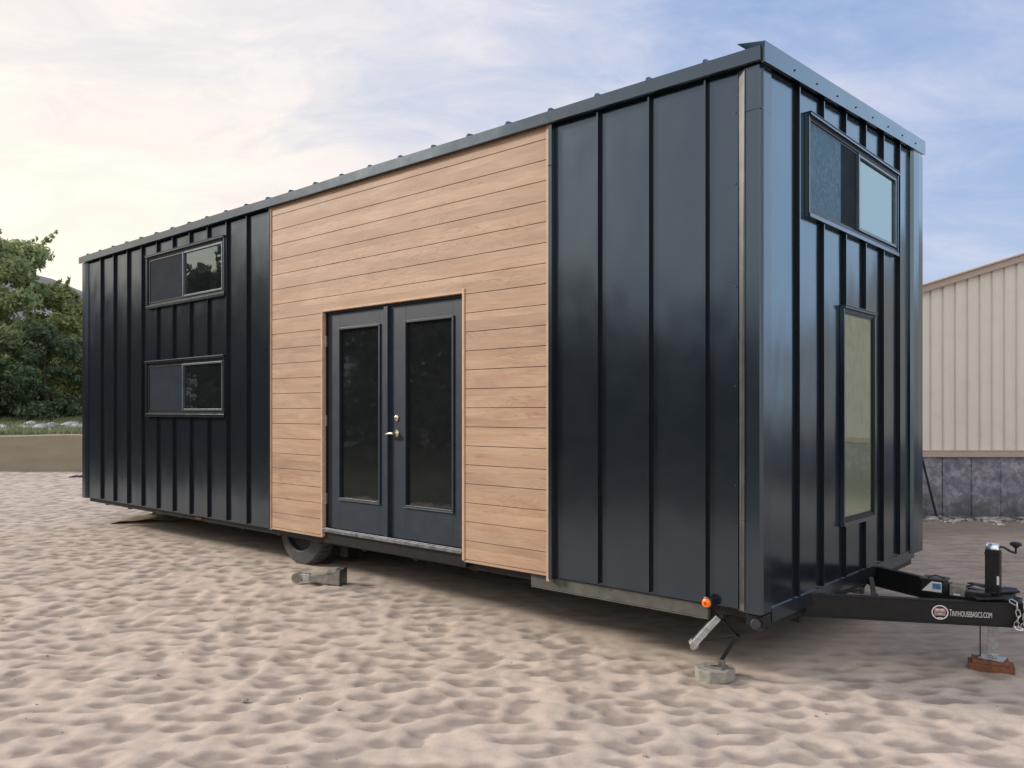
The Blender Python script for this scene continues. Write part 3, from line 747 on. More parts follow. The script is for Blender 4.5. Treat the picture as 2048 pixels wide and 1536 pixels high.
# ================================================================== SMALL THINGS ON THE SAND
c = h2w(-.335, .085, 0)
m = MB(); m.prism([(.135 * math.cos(rad(a_)), .12 * math.sin(rad(a_))) for a_ in (-80, -35, 15, 60, 100, 150, 195, 235)], lambda x, y, t: (x * .95, y * .95, t), -.02, .052)
o = m.build('concrete_block', M['concrete'], None, bevel=.006); o.location = (c.x - .01, c.y, 0); o.rotation_euler.z = rad(10)
tag(o, 'pale grey concrete pad under the folding jack at the near corner', 'concrete block')
c = h2w(.926, 1.385, 0)
m = MB(); m.box(-.13, .13, -.075, .075, -.02, .038); m.box(-.11, .10, -.068, .065, .0385, .0615)
o = m.build('wooden_block', M['rust'], None, bevel=.004); o.location = (c.x - .015, c.y, 0); o.rotation_euler.z = rad(-28)
tag(o, 'reddish brown wooden blocks under the foot of the tongue jack', 'wooden block')
# low grey trolley jack lying in front of the wheel
jz = .075
jk = empty('floor_jack', (-1.76, 7.50, jz), rad(-6)); tag(jk, 'low grey metal jack lying on the sand beside the wheel', 'jack')
m = MB()
m.hexa([(-.09, -.045, .03), (.22, -.085, .0), (.22, .085, .0), (-.09, .045, .03), (-.09, -.04, .085), (.22, -.065, .135), (.22, .065, .135), (-.09, .04, .085)])
m.hexa([(.07, -.075, .1), (.20, -.07, .12), (.20, .07, .12), (.07, .075, .1), (.09, -.04, .150), (.18, -.045, .152), (.18, .045, .152), (.09, .04, .150)])
m.build('jack_body', M['jackgrey'], jk, bevel=.012)
m = MB(); m.hexa([(-.20, -.035, .045), (-.085, -.035, .04), (-.085, .035, .04), (-.20, .035, .045), (-.20, -.03, .095), (-.085, -.03, .09), (-.085, .03, .09), (-.20, .03, .095)]); m.build('jack_arm', M['galv'], jk, bevel=.004)
m = MB(); m.lathe([(-.04, .046), (.04, .046)], (-.20, 0, .055), (0, 1, 0), 20); m.lathe([(-.048, .02), (.048, .02)], (-.20, 0, .055), (0, 1, 0), 14); m.build('jack_wheel', M['jackgrey'], jk, smooth=True)
m = MB(); m.box(.2205, .236, -.088, .088, -.01, .140); m.build('end_strap', M['black'], jk, bevel=.003)
# tan sheet lying under the rear of the house
t_ = MB(); NX, NY = 26, 10
for j in range(NY + 1):
    for i in range(NX + 1):
        u, v = i / NX, j / NY
        x = -5.55 + 1.55 * u; y = 11.35 + .75 * v + .25 * u
        hgt = .13 * math.sin(math.pi * min(1, u * .9 + .02)) ** .7 * math.sin(math.pi * (.15 + .7 * v)) + .012 * math.sin(9 * u + 4 * v) + .008 * math.sin(23 * u - 7 * v)
        t_.v.append((x, y, .085 + max(0, hgt)))
for j in range(NY):
    for i in range(NX): a_ = j * (NX + 1) + i; t_.f.append((a_, a_ + 1, a_ + NX + 2, a_ + NX + 1))
o = t_.build('tarp', M['tarp'], None, smooth=True); tag(o, 'tan sheet spread on the sand under the far end of the house', 'tarp')
m = MB(); m.tube([(-.17, 0, .02), (-.06, .02, .035), (.05, -.01, .028), (.16, .02, .018)], [.008, .016, .012, .005], 7); m.tube([(-.02, 0, .03), (.05, .05, .06)], [.009, .004], 6)
o = m.build('stick', M['chassis'], None, smooth=True); o.location = (-10.15, 19.3, .07); o.scale = (1.5, 1.5, 1.5); tag(o, 'short dark stick lying on the sand left of the house', 'stick')
m = MB(); m.lathe([(0, .012), (.006, .022), (.016, .018), (.022, .006)], (0, 0, 0), (0, 0, 1), 7)
o = m.build('pebble', M['concrete'], None, smooth=True); xx, yy = -1.52, 4.68; o.location = (xx, yy, gz(xx, yy) + .002); tag(o, 'small pale pebble alone on the foreground sand', 'pebble')

m = MB()
M['grit'] = simple('mixed_pebbles', (.32, .28, .24), .9, var=.5, scale=1.5)
def rock_small(mb, x, y, r, rr_):
    n0 = len(mb.v); z = gz(x, y)
    for i, (h_, q_) in enumerate(((-.3, .8), (.25, 1.0), (.7, .55))):
        for k in range(6):
            an = k * 1.047 + rr_.random(); mb.v.append((x + math.cos(an) * r * q_ * rr_.uniform(.8, 1.3), y + math.sin(an) * r * q_ * rr_.uniform(.8, 1.2), z + h_ * r))
    for i in range(2):
        for k in range(6): a_ = n0 + i * 6 + k; b_ = n0 + i * 6 + (k + 1) % 6; mb.f.append((a_, b_, b_ + 6, a_ + 6))
    mb.f.append(tuple(n0 + 12 + k for k in range(6)))
rr_ = random.Random(21)
for k in range(120):
    y = 3.7 + 9 * rr_.random() ** 1.6; x = rr_.uniform(-.66, .66) * y
    rock_small(m, x, y, rr_.uniform(.003, .008) * (2.0 if rr_.random() < .05 else 1), rr_)
o = m.build('pebbles', M['grit'], None, smooth=True); tag(o, 'tiny pebbles and grit scattered over the sand', 'pebbles', kind='stuff')

# ================================================================== SHED ON THE RIGHT
YS = 13.0
def shed_mat(name, col, streak=.5, dirt=True):
    t = NT(name); v = t.coords('Object'); n = t.noise(t.coords('Object', (6, 6, .6)), 1.5, 5, .6); d = t.noise(v, 3, 6, .7)
    c = t.mix(t.math('MULTIPLY', t.ramp(n, [(.4, (0, 0, 0)), (.75, (1, 1, 1))]), streak * .4), col, tuple(x * .72 for x in col))
    c = t.mix(t.math('MULTIPLY', t.ramp(d, [(.5, (0, 0, 0)), (.8, (1, 1, 1))]), .3), c, tuple(x * .6 for x in col))
    t.link(c, t.b.inputs['Base Color']); t.val(Roughness=.55, IOR=1.45); t.bump(d, .1, .004); return t.m
M['shed'] = shed_mat('cream_corrugated_steel', (.72, .70, .64)); M['shedtrim'] = shed_mat('tan_trim_steel', (.45, .37, .32))
M['shedgutter'] = shed_mat('pale_gutter_steel', (.56, .51, .44))
def conc():
    t = NT('weathered_concrete_wall'); v = t.coords('Object')
    a = t.noise(v, 2.6, 8, .72); b = t.noise(v, 9, 6, .7, .4); sp = t.add('ShaderNodeSeparateXYZ'); t.link(v, sp.inputs[0])
    c = t.ramp(a, [(.32, (.15, .16, .21)), (.48, (.27, .275, .35)), (.66, (.44, .42, .49))])
    c = t.mix(t.math('MULTIPLY', t.ramp(b, [(.42, (0, 0, 0)), (.58, (1, 1, 1))]), .7), c, (.10, .105, .135))
    g = t.add('ShaderNodeMapRange'); g.inputs[1].default_value = .05; g.inputs[2].default_value = .55; g.inputs[3].default_value = 1; g.inputs[4].default_value = 0
    t.link(t.math('ADD', sp.outputs['Z'], t.math('MULTIPLY', a, .25)), g.inputs[0])
    c = t.mix(t.math('MULTIPLY', g.outputs[0], .85), c, (.060, .075, .075))
    t.link(c, t.b.inputs['Base Color']); t.val(Roughness=.9); t.bump(t.math('ADD', a, b), .5, .02); return t.m
M['conc'] = conc()
shed = empty('shed', (12.0, YS, 0)); tag(shed, 'cream ribbed metal shed on a stained concrete base behind the house at right', 'shed')
XL, XR, PK = -7.4, 7.4, 0.0                           # local, peak at x = 0
def rake(x): return 3.575 + .312 * ((7.4 - abs(x)) - 1.79)
zk = lambda x: rake(x) - .03
m = MB()
for a0, a1 in ((XL, PK), (PK, XR)):
    m.hexa([(a0, 0, 1.02), (a1, 0, 1.02), (a1, .08, 1.02), (a0, .08, 1.02), (a0, 0, zk(a0) - .03), (a1, 0, zk(a1) - .03), (a1, .08, zk(a1) - .03), (a0, .08, zk(a0) - .03)])
x = XL + .1; k = 0
while x < XR - .05:
    w = .020; z1 = zk(x) - .06
    m.hexa([(x - w, -.028, 1.035), (x + w * .3, -.034, 1.035), (x + w, -.0005, 1.035), (x - w * 1.7, -.0005, 1.035), (x - w, -.028, z1), (x + w * .3, -.034, z1), (x + w, -.0005, z1), (x - w * 1.7, -.0005, z1)])
    x += .1937; k += 1
m.build('metal_wall', M['shed'], shed)
m = MB(); m.box(XL, XR, -.07, .08, .925, 1.019); m.box(XL, XR, -.075, .06, 1.0195, 1.034); m.build('base_trim', M['shedtrim'], shed, bevel=.006)
m = MB(); m.box(XL, XR, -.03, .10, -.1, .924)
for xp in [XL + .35 + .46 * i for i in range(31)]: m.box(xp, xp + .035, -.048, -.0305, -.05, .92) if int(xp * 10) % 3 else m.box(xp, xp + .02, -.038, -.0305, -.05, .92)
m.build('concrete_base', M['conc'], shed)
m = MB()
for a0, a1 in ((XL - .1, PK), (PK, XR + .1)):
    for (y0_, y1_, dz0, dz1) in ((-.09, -.001, -.055, .055),):
        m.hexa([(a0, y0_, zk(a0) + dz0), (a1, y0_, zk(a1) + dz0), (a1, y1_, zk(a1) + dz0), (a0, y1_, zk(a0) + dz0), (a0, y0_, zk(a0) + dz1), (a1, y0_, zk(a1) + dz1), (a1, y1_, zk(a1) + dz1), (a0, y1_, zk(a0) + dz1)])
m.build('rake_trim', M['shedtrim'], shed, bevel=.01)
m = MB()
for a0, a1 in ((XL - .1, PK), (PK, XR + .1)):
    m.hexa([(a0, -.13, zk(a0) + .056), (a1, -.13, zk(a1) + .056), (a1, 15, zk(a1) + .056), (a0, 15, zk(a0) + .056), (a0, -.13, zk(a0) + .08), (a1, -.13, zk(a1) + .08), (a1, 15, zk(a1) + .08), (a0, 15, zk(a0) + .08)])
m.build('roof', M['shedgutter'], shed)
m = MB(); m.box(XL, XL + .08, .081, 14.9, 0, zk(XL)); m.box(XR - .08, XR, .081, 14.9, 0, zk(XR)); m.box(XL, XR, 14.9, 14.98, 0, zk(XL)); m.build('metal_wall', M['shed'], shed)
# leaning pipe at the shed base
m = MB(); m.tube([(6.58, 12.72, -.02), (6.50, 12.80, .45), (6.42, 12.88, .93)], .018, 8); o = m.build('pipe', M['chassis'], None, smooth=True); tag(o, 'thin dark pipe leaning on the shed base by the house corner', 'pipe')

# rubble at the foot of the shed: uncountable
def rock_mesh(mb, c, r, sq=.6, seed=0):
    rr = random.Random(seed); n0 = len(mb.v); R_, S_ = 5, 8
    ph = [rr.uniform(.7, 1.25) for _ in range(60)]
    for i in range(R_ + 1):
        th_ = math.pi * i / R_
        for k in range(S_):
            an = 2 * math.pi * k / S_; q_ = r * ph[(i * S_ + k) % 60] if 0 < i < R_ else r
            mb.v.append((c[0] + q_ * math.sin(th_) * math.cos(an) * 1.2, c[1] + q_ * math.sin(th_) * math.sin(an), c[2] + q_ * math.cos(th_) * sq))
    for i in range(R_):
        for k in range(S_):
            a_ = n0 + i * S_ + k; b_ = n0 + i * S_ + (k + 1) % S_; mb.f.append((a_, b_, b_ + S_, a_ + S_))
m = MB()
for k in range(420):
    x = random.uniform(4.6, 13); y = 12.55 + random.gauss(0, .22) ; y = min(y, 12.9); r = random.uniform(.015, .06) * (1.3 if random.random() < .12 else 1)
    rock_mesh(m, (x, y, gz(x, y) + r * .15), r, .55, k)
M['rubble'] = simple('dirty_rubble', (.26, .25, .24), .9, var=.6, scale=2.5, bump=.4)
o = m.build('rubble', M['rubble'], None, fix=False, smooth=True); tag(o, 'loose stones and broken concrete along the foot of the shed', 'rubble', kind='stuff')

# ================================================================== LEFT BACKGROUND
YW = 21.3
def bankmat():
    t = NT('tan_earth_wall'); v = t.coords('Object'); a = t.noise(t.coords('Object', (.6, 1, 2.2)), 1.5, 6, .6); b = t.noise(v, 14, 5, .7)
    c = t.ramp(a, [(.3, (.27, .24, .18)), (.6, (.33, .295, .22)), (.8, (.38, .345, .26))]); c = t.mix(t.math('MULTIPLY', b, .25), c, (.20, .19, .13))
    t.link(c, t.b.inputs['Base Color']); t.val(Roughness=.95); t.bump(b, .4, .02); return t.m
m = MB(); n = 70
for i in range(n + 1):
    x = -34 + 32 * i / n; wob = .025 * math.sin(i * 1.3) + .02 * math.sin(i * .47)
    for (y, z) in ((YW - .05 + wob, -.05), (YW + .0 + wob, .5), (YW + .06 + wob, 1.0 + .02 * math.sin(i * .8)), (YW + .14, 1.035 + .02 * math.sin(i * .8)), (YW + .5, 1.03), (YW + .5, -.05)): m.v.append((x, y, z))
for i in range(n):
    for j in range(5): a_ = i * 6 + j; m.f.append((a_, a_ + 1, a_ + 7, a_ + 6))
o = m.build('retaining_wall', bankmat(), None, smooth=True); tag(o, 'low tan retaining wall at the far left edge of the sand', 'wall')
# grassy terrace behind it
def grassmat():
    t = NT('rough_grass'); v = t.coords('Object'); a = t.noise(t.coords('Object', (1, 3, 1)), .9, 7, .7); b = t.noise(v, 25, 5, .7)
    c = t.ramp(a, [(.3, (.075, .115, .05)), (.55, (.13, .18, .085)), (.75, (.21, .22, .13))]); c = t.mix(t.math('MULTIPLY', b, .35), c, (.035, .05, .02))
    t.link(c, t.b.inputs['Base Color']); t.val(Roughness=.95); t.bump(b, .8, .04); return t.m
gm = grassmat()
tx = axis([(-120, 8), (-40, 1), (-4, 1), (20, 10)]); ty = axis([(YW + .3, .25), (34, .5), (60, 5), (140, 20)])
TX, TY = np.meshgrid(tx, ty)
def terr(x, y): return 1.0 + .42 * sstep(YW, 31, y) + .10 * (fbm(x * .5, y * .5, 4, 3) - .5) + 8 * sstep(40, 140, y) - 1.2 * sstep(3, 20, x)
TZ = terr(TX, TY); me = bpy.data.meshes.new('grass_terrace'); co = np.stack([TX, TY, TZ], -1).reshape(-1, 3).astype(np.float32)
ny_, nx_ = TX.shape; idx = np.arange(nx_ * ny_).reshape(ny_, nx_); q = np.stack([idx[:-1, :-1], idx[:-1, 1:], idx[1:, 1:], idx[1:, :-1]], -1).reshape(-1, 4); fast_mesh(me, co, q)
me.materials.append(gm); o = bpy.data.objects.new('grass_terrace', me); COL.objects.link(o); tag(o, 'rough green grass terrace', None, kind='structure')
def tz(x, y): return float(terr(np.array([float(x)]), np.array([float(y)]))[0])
# grass tufts
def quads_mesh(name, centers, ax_u, ax_v, mat, label, cat, kind=None, parent=None):
    c = np.asarray(centers); u = np.asarray(ax_u); v = np.asarray(ax_v); n = len(c)
    co = np.stack([c - u, c + v * .35 - u * .0 + u * 0 - v * 1.0, c + u, c + v], 1).reshape(-1, 3).astype(np.float32)
    me = bpy.data.meshes.new(name); fast_mesh(me, co, np.arange(n * 4).reshape(n, 4), smooth=False); me.materials.append(mat)
    o = bpy.data.objects.new(name, me); COL.objects.link(o)
    if parent: o.parent = parent
    if label: tag(o, label, cat, kind=kind)
    return o
def leafmat(name, dark, mid_, light, tip=None, ztop=None):
    t = NT(name); g = t.add('ShaderNodeNewGeometry'); v = t.coords('Object')
    cl = t.noise(v, .9, 3, .6)
    f = t.math('ADD', t.math('MULTIPLY', g.outputs['Random Per Island'], .55), t.math('MULTIPLY', cl, .5))
    c = t.ramp(f, [(.08, dark), (.33, mid_), (.58, light)])
    if tip:
        sp = t.add('ShaderNodeSeparateXYZ'); t.link(v, sp.inputs[0]); mr = t.add('ShaderNodeMapRange', interpolation_type='SMOOTHSTEP'); mr.inputs[1].default_value = ztop[0]; mr.inputs[2].default_value = ztop[1]
        t.link(t.math('ADD', sp.outputs['Z'], t.math('MULTIPLY', cl, .8)), mr.inputs[0]); c = t.mix(t.math('MULTIPLY', mr.outputs[0], .75), c, tip)
    t.link(c, t.b.inputs['Base Color']); t.val(Roughness=.6)
    tr_ = t.add('ShaderNodeBsdfTranslucent'); t.link(c, tr_.inputs['Color']); mx = t.add('ShaderNodeMixShader'); mx.inputs[0].default_value = .48
    t.link(t.b.outputs[0], mx.inputs[1]); t.link(tr_.outputs[0], mx.inputs[2]); t.link(mx.outputs[0], t.out.inputs['Surface']); return t.m
LM = [leafmat('mid_green_leaves', (.10, .165, .07), (.24, .33, .145), (.42, .48, .25), (.26, .15, .085), (7.6, 8.9)),
      leafmat('yellow_green_leaves', (.10, .16, .06), (.27, .34, .13), (.44, .48, .22)),
      leafmat('dark_green_leaves', (.028, .060, .034), (.070, .125, .068), (.14, .20, .105)),
      leafmat('blue_green_leaves', (.020, .045, .030), (.045, .085, .052), (.090, .130, .085))]
M['bark'] = simple('brown_bark', (.09, .07, .052), .95, var=.4, scale=10, bump=.8, bd=.02)
def leaves(lobes, n, size, rng):
    lobes = np.array(lobes); w = (lobes[:, 3] ** 2); k = rng.choice(len(lobes), n, p=w / w.sum()); L = lobes[k]
    d = rng.normal(size=(n, 3)); d /= np.linalg.norm(d, axis=1)[:, None]; r = (rng.random(n) ** .45) * (1 + .12 * rng.normal(size=n))
    c = L[:, :3] + d * (L[:, 3] * r)[:, None] * np.array([1, 1, .72])
    nrm = rng.normal(size=(n, 3)) + np.array([0, 0, .7]) + d * .8; nrm /= np.linalg.norm(nrm, axis=1)[:, None]
    a = rng.normal(size=(n, 3)); u = np.cross(nrm, a); u /= np.linalg.norm(u, axis=1)[:, None]; v = np.cross(nrm, u); s = size * (.6 + .8 * rng.random(n))[:, None]
    return c, u * s * .38, v * s
def tree(name, label, x, y, height, spread, mat, n, seed, low=.12, leaf=.10, trunk=.17, top_taper=.75, group=None):
    rng = np.random.default_rng(seed); rr = random.Random(seed); z0 = tz(x, y) if y > YW else 0
    root = empty(name, (x, y, z0)); tag(root, label, 'tree' if 'tree' in name else 'bush', group=group)
    lobes = []; tb = MB(); tb.tube([(0, 0, -.1), (.05, .02, height * .25), (-.06, .05, height * .55), (.05, 0, height * .85)], [trunk, trunk * .75, trunk * .45, trunk * .12], 8)
    for i in range(34):
        h = low + (1 - low) * (i + .5) / 34; prof = math.sin(math.pi * (.16 + .80 * h) ** .9) ** .6 * (1 - (1 - top_taper) * h)
        an = i * 2.4 + rr.uniform(-.4, .4); R_ = spread * prof * rr.uniform(.45, .95); zz = height * h * rr.uniform(.94, 1.0)
        r = spread * rr.uniform(.20, .36) * (1 - .45 * h); zz = min(zz, height - r * .7)
        c = (math.cos(an) * R_, math.sin(an) * R_, zz); lobes.append((*c, r))
        if i % 2 == 0:
            zs = max(.15, zz - R_ * .8); tb.tube([(0, 0, zs * .95), (c[0] * .5, c[1] * .5, (zs + zz) / 2 + .08), c], [trunk * .32 * (1.1 - h), trunk * .2 * (1.1 - h), .012], 5)
        for q_ in range(3):
            an2 = rr.uniform(0, 6.28); lobes.append((c[0] + math.cos(an2) * r * 1.1, c[1] + math.sin(an2) * r * 1.1, c[2] + rr.uniform(-.5, .6) * r, r * .42))
        # wispy shoots
        if rr.random() < .6:
            t0 = Vector(c); dr = Vector((math.cos(an), math.sin(an), rr.uniform(.3, 1.2))).normalized()
            for s_ in range(4): p = t0 + dr * r * (.9 + .32 * s_); lobes.append((*p, r * (.20 - .035 * s_)))
    tb.build('trunk', M['bark'], root, smooth=True)
    c, u, v = leaves(lobes, n, leaf, rng); c[:, 2] = np.maximum(c[:, 2], .05)
    quads_mesh('crown', c, u, v, mat, None, None, parent=root)
    return root
tree('broadleaf_tree', 'tallest green tree with reddish twig tips at the left edge of the picture', -19.7, 31.0, 7.0, 3.3, LM[0], 42000, 1, leaf=.125, top_taper=.95)
tree('broadleaf_tree', 'mid-height yellow-green tree between the tallest tree and the house', -17.9, 32.5, 5.3, 2.3, LM[1], 26000, 2, low=.05, leaf=.12)
tree('broadleaf_tree', 'tree whose yellow-green crown shows just left of the house wall', -15.9, 31.5, 4.3, 2.2, LM[1], 20000, 5, low=.04, leaf=.12)
tree('leafy_bush', 'dark rounded bush low in front of the tallest tree', -20.2, 28.6, 3.6, 2.3, LM[2], 15000, 3, low=.02, trunk=.08)
tree('leafy_bush', 'dark green bush on the terrace beside the house wall', -16.4, 28.9, 3.3, 2.0, LM[2], 13000, 4, low=.02, trunk=.08)
tree('leafy_bush', 'blue-green bush at the very left edge of the grass', -18.9, 27.8, 2.6, 1.2, LM[3], 8000, 6, low=.02, trunk=.07)
# the wood that goes on out of frame to the left and behind (seen reflected in the wall and the glass)
pl = [(-12, 40), (-27, 38), (-33, 22), (-31, 4), (-30, -12), (-18, -24), (2, -27), (14, -26)]
lob = []; rr = random.Random(5)
for (x0, y0), (x1, y1), hb in zip(pl, pl[1:], (5.4, 5.0, 7.4, 6.2, 5.6, 5.6, 5.6)):
    L = math.hypot(x1 - x0, y1 - y0); k = int(L / .8)
    for i in range(k):
        t = i / k; hh = hb + .9 * math.sin(i * .35 + x0) + rr.uniform(-.7, .7)
        for z in np.arange(.5, hh, 1.0):
            lob.append((x0 + (x1 - x0) * t + rr.uniform(-1, 1), y0 + (y1 - y0) * t + rr.uniform(-1, 1), z, rr.uniform(.8, 1.4)))
c, u, v = leaves(lob, 110000, .34, np.random.default_rng(9)); c[:, 2] = np.maximum(c[:, 2], .1)
quads_mesh('tree_line', c, u, v, LM[3], 'dense dark wood closing the yard beyond the bushes at left', 'wood', kind='stuff')
# grass tufts on the terrace
n = 26000; rng = np.random.default_rng(4); x = rng.uniform(-26, -8, n); y = YW + .25 + (rng.random(n) ** 1.3) * 9
z = terr(x, y); hgt = .05 + .12 * rng.random(n) * (fbm(x * .8, y * .8, 3, 8) + .3)
c = np.stack([x, y, z + hgt * .5], -1); an = rng.random(n) * 6.28; u = np.stack([np.cos(an), np.sin(an), 0 * an], -1) * .022; v = np.stack([rng.normal(size=n) * .02, rng.normal(size=n) * .02, hgt], -1)
quads_mesh('grass', c, u, v, leafmat('grass_blades', (.07, .11, .045), (.13, .19, .08), (.24, .26, .14)), 'rough grass growing on the terrace above the tan wall', 'grass', kind='stuff')
# pale rocks in the grass
M['rock'] = simple('pale_blue_grey_rock', (.33, .36, .36), .9, var=.35, scale=4, bump=.6, bd=.03)
spots = [(-14.9, 24.0, .17), (-14.3, 24.3, .13), (-13.75, 24.1, .19), (-13.2, 24.5, .12), (-12.75, 24.2, .17), (-15.5, 24.4, .20), (-16.1, 24.9, .15), (-12.4, 24.8, .14), (-14.6, 23.0, .10), (-14.15, 22.9, .12), (-13.5, 25.2, .18), (-15.0, 25.6, .16), (-12.9, 25.5, .13), (-11.9, 24.4, .16), (-13.0, 23.2, .09), (-14.65, 24.7, .12), (-14.0, 24.9, .11), (-13.45, 23.9, .10), (-14.55, 24.0, .09), (-13.9, 23.5, .08), (-15.2, 23.5, .10), (-12.95, 24.0, .11), (-14.2, 25.4, .14)]
for i, (x, y, r) in enumerate(spots):
    m = MB(); rock_mesh(m, (0, 0, 0), r * 1.5, .55, 100 + i); o = m.build('rock', M['rock'], None, fix=False, smooth=True); o.location = (x, y, tz(x, y) + r * .35); o.rotation_euler.z = i * 1.1
    tag(o, 'pale weathered rock lying in the grass above the tan wall', 'rock', group='pale rocks in the terrace grass')

# hills
def hillmat():
    t = NT('haze_tinted_hillside'); v = t.coords('Object'); a = t.noise(v, .02, 8, .65); b = t.noise(v, .12, 5, .7)
    c = t.ramp(a, [(.35, (.24, .25, .27)), (.6, (.34, .32, .34))]); c = t.mix(t.math('MULTIPLY', t.ramp(b, [(.45, (0, 0, 0)), (.6, (1, 1, 1))]), .5), c, (.17, .19, .19))  # distance haze painted into the hillside colour
    t.link(c, t.b.inputs['Base Color']); t.val(Roughness=1); t.b.inputs['Specular IOR Level'].default_value = 0; return t.m
m = MB(); NA, NR = 160, 14
for i in range(NA + 1):
    az = rad(-205 + 225 * i / NA)        # from +Y clockwise; negative is left
    dg_ = math.degrees(az)
    # ridge elevation by azimuth: high to the front-left, low elsewhere
    el = 3.2 + 8.2 * math.exp(-((dg_ + 47) / 24) ** 2) + .55 * math.sin(dg_ * .21) + .35 * math.sin(dg_ * .57 + 1) + .15 * math.sin(dg_ * 1.7)
    hh = math.tan(rad(el)) * 420
    for j in range(NR + 1):
        t = j / NR; d = 150 + 270 * t; z = 1 + hh * (t ** 1.5) * (1 + .06 * math.sin(i * .9 + j * 1.7)) if j < NR else 1 + hh
        m.v.append((math.sin(az) * d, math.cos(az) * d, z))
for i in range(NA):
    for j in range(NR): a_ = i * (NR + 1) + j; m.f.append((a_, a_ + 1, a_ + NR + 2, a_ + NR + 1))
o = m.build('hills', hillmat(), None, smooth=True); tag(o, 'hazy blue-grey hillside beyond the trees', None, kind='structure')

# ================================================================== SKY, SUN, CAMERA
SUN_AZ = rad(-78); SUN_EL = rad(25)      # azimuth from +Y, clockwise
w = bpy.data.worlds.new('World'); scene.world = w; w.use_nodes = True; nt = w.node_tree
class WT(NT):
    def __init__(s, tree): s.t = tree; s.n = tree.nodes; s.l = tree.links
t = WT(nt); bg = nt.nodes.get('Background')
sky = t.add('ShaderNodeTexSky', sky_type='NISHITA'); sky.sun_disc = False; sky.sun_elevation = SUN_EL; sky.sun_rotation = SUN_AZ
sky.air_density = 1.0; sky.dust_density = 1.5; sky.ozone_density = 1.5
tc = t.add('ShaderNodeTexCoord'); nrm_ = t.add('ShaderNodeVectorMath', operation='NORMALIZE'); t.link(tc.outputs['Generated'], nrm_.inputs[0])
sp = t.add('ShaderNodeSeparateXYZ'); t.link(nrm_.outputs[0], sp.inputs[0])
zc_ = t.math('MAXIMUM', sp.outputs['Z'], 0.0)
den = t.math('ADD', zc_, .22)
cb = t.add('ShaderNodeCombineXYZ'); t.link(t.math('DIVIDE', sp.outputs['X'], den), cb.inputs[0]); t.link(t.math('DIVIDE', sp.outputs['Y'], den), cb.inputs[1])
def wmap(sc, loc=(0, 0, 0), rot=0):
    m_ = t.add('ShaderNodeMapping'); m_.inputs['Scale'].default_value = sc; m_.inputs['Location'].default_value = loc; m_.inputs['Rotation'].default_value = (0, 0, rot); t.link(cb.outputs[0], m_.inputs[0]); return m_.outputs[0]
n1 = t.noise(wmap((.9, 1.5, 1), (2.3, .7, 0), .5), 1.0, 9, .56, .35)
n2 = t.noise(wmap((2.6, 4.2, 1), (7.1, 3.7, 0), .45), 1.2, 10, .63, .6)
sd = t.add('ShaderNodeVectorMath', operation='DOT_PRODUCT'); t.link(nrm_.outputs[0], sd.inputs[0]); sd.inputs[1].default_value = (-.83, .53, .12)
warm = t.add('ShaderNodeMapRange', interpolation_type='SMOOTHSTEP'); warm.inputs[1].default_value = .22; warm.inputs[2].default_value = 1.0; t.link(sd.outputs['Value'], warm.inputs[0])
wv = warm.outputs[0]
cov = t.math('ADD', t.math('ADD', t.math('MULTIPLY', n1, .75), t.math('MULTIPLY', n2, .3)), t.math('MULTIPLY', wv, .34))
mask = t.ramp(cov, [(.48, (0, 0, 0)), (.62, (.5, .5, .5)), (.74, (.86, .86, .86)), (.86, (1, 1, 1))])
S = 10.0
def c10(*c): return tuple(x * S for x in c)
hz = t.ramp(zc_, [(0, (1, 1, 1)), (.38, (0, 0, 0))])
blue = t.mix(hz, c10(.35, .51, .86), c10(.62, .72, .94))
ccol = t.mix(wv, c10(.74, .75, .88), c10(1.02, .95, .90))
ccol = t.mix(t.math('MULTIPLY', t.ramp(n2, [(.38, (1, 1, 1)), (.60, (0, 0, 0))]), .75), ccol, t.mix(wv, c10(.56, .64, .84), c10(.76, .76, .80)))
hz2 = t.ramp(zc_, [(0.05, (1, 1, 1)), (.52, (0, 0, 0))]); glow = t.math('MULTIPLY', wv, hz2); ccol = t.mix(t.math('MULTIPLY', glow, .75), ccol, c10(1.36, 1.15, .90))
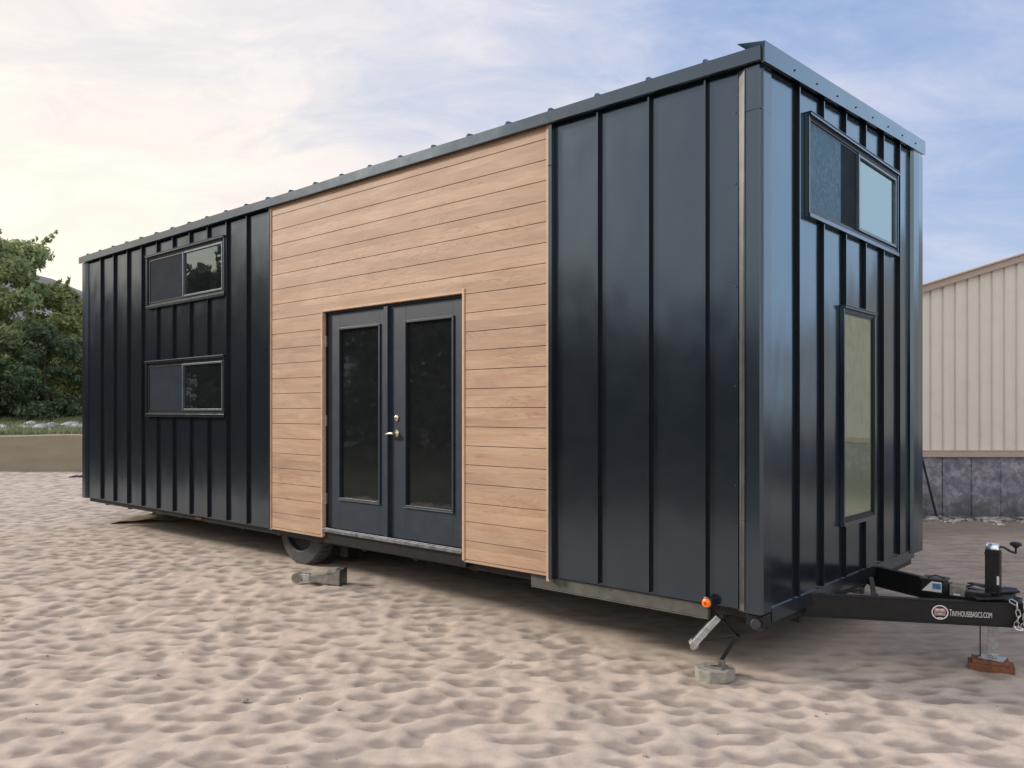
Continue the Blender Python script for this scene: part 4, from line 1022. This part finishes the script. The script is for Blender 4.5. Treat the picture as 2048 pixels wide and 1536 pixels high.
base = t.mix(.75, sky.outputs[0], blue); base = t.mix(t.math('MULTIPLY', glow, .9), base, c10(1.15, 1.08, .94))
final = t.mix(mask, base, ccol)
sr = t.add('ShaderNodeVectorMath', operation='DOT_PRODUCT'); t.link(nrm_.outputs[0], sr.inputs[0]); sr.inputs[1].default_value = (.865, .465, .17)
br = t.add('ShaderNodeMapRange', interpolation_type='SMOOTHSTEP'); br.inputs[1].default_value = .885; br.inputs[2].default_value = .99; t.link(sr.outputs['Value'], br.inputs[0])
final = t.mix(t.math('MULTIPLY', br.outputs[0], .85), final, c10(1.0, 1.28, 1.68))
# fill light: unseen bright sky added behind the camera to lift facing surfaces
sb = t.add('ShaderNodeVectorMath', operation='DOT_PRODUCT'); t.link(nrm_.outputs[0], sb.inputs[0]); sb.inputs[1].default_value = (.10, -.90, .42)
bb_ = t.add('ShaderNodeMapRange', interpolation_type='SMOOTHSTEP'); bb_.inputs[1].default_value = .25; bb_.inputs[2].default_value = .85; t.link(sb.outputs['Value'], bb_.inputs[0])
final = t.mix(bb_.outputs[0], final, c10(1.22, 1.15, 1.10))
t.link(final, bg.inputs['Color']); bg.inputs['Strength'].default_value = .1

sl = bpy.data.lights.new('sun', 'SUN'); sl.energy = 3.0; sl.angle = rad(9); sl.color = (1, .90, .79)
so = bpy.data.objects.new('sun', sl); COL.objects.link(so)
sdir = Vector((math.sin(SUN_AZ) * math.cos(SUN_EL), math.cos(SUN_AZ) * math.cos(SUN_EL), math.sin(SUN_EL)))
so.rotation_euler = sdir.to_track_quat('Z', 'Y').to_euler(); so.location = sdir * 40

cam = bpy.data.cameras.new('camera'); cam.sensor_width = 36; cam.lens = 28.907; cam.shift_y = .0265; cam.clip_end = 5000; cam.clip_start = .05
co_ = bpy.data.objects.new('camera', cam); COL.objects.link(co_); co_.location = (0, 0, EYE); co_.rotation_euler = (rad(90), 0, 0)
scene.camera = co_
scene.view_settings.view_transform = 'Standard'; scene.view_settings.look = 'None'; scene.view_settings.exposure = 0
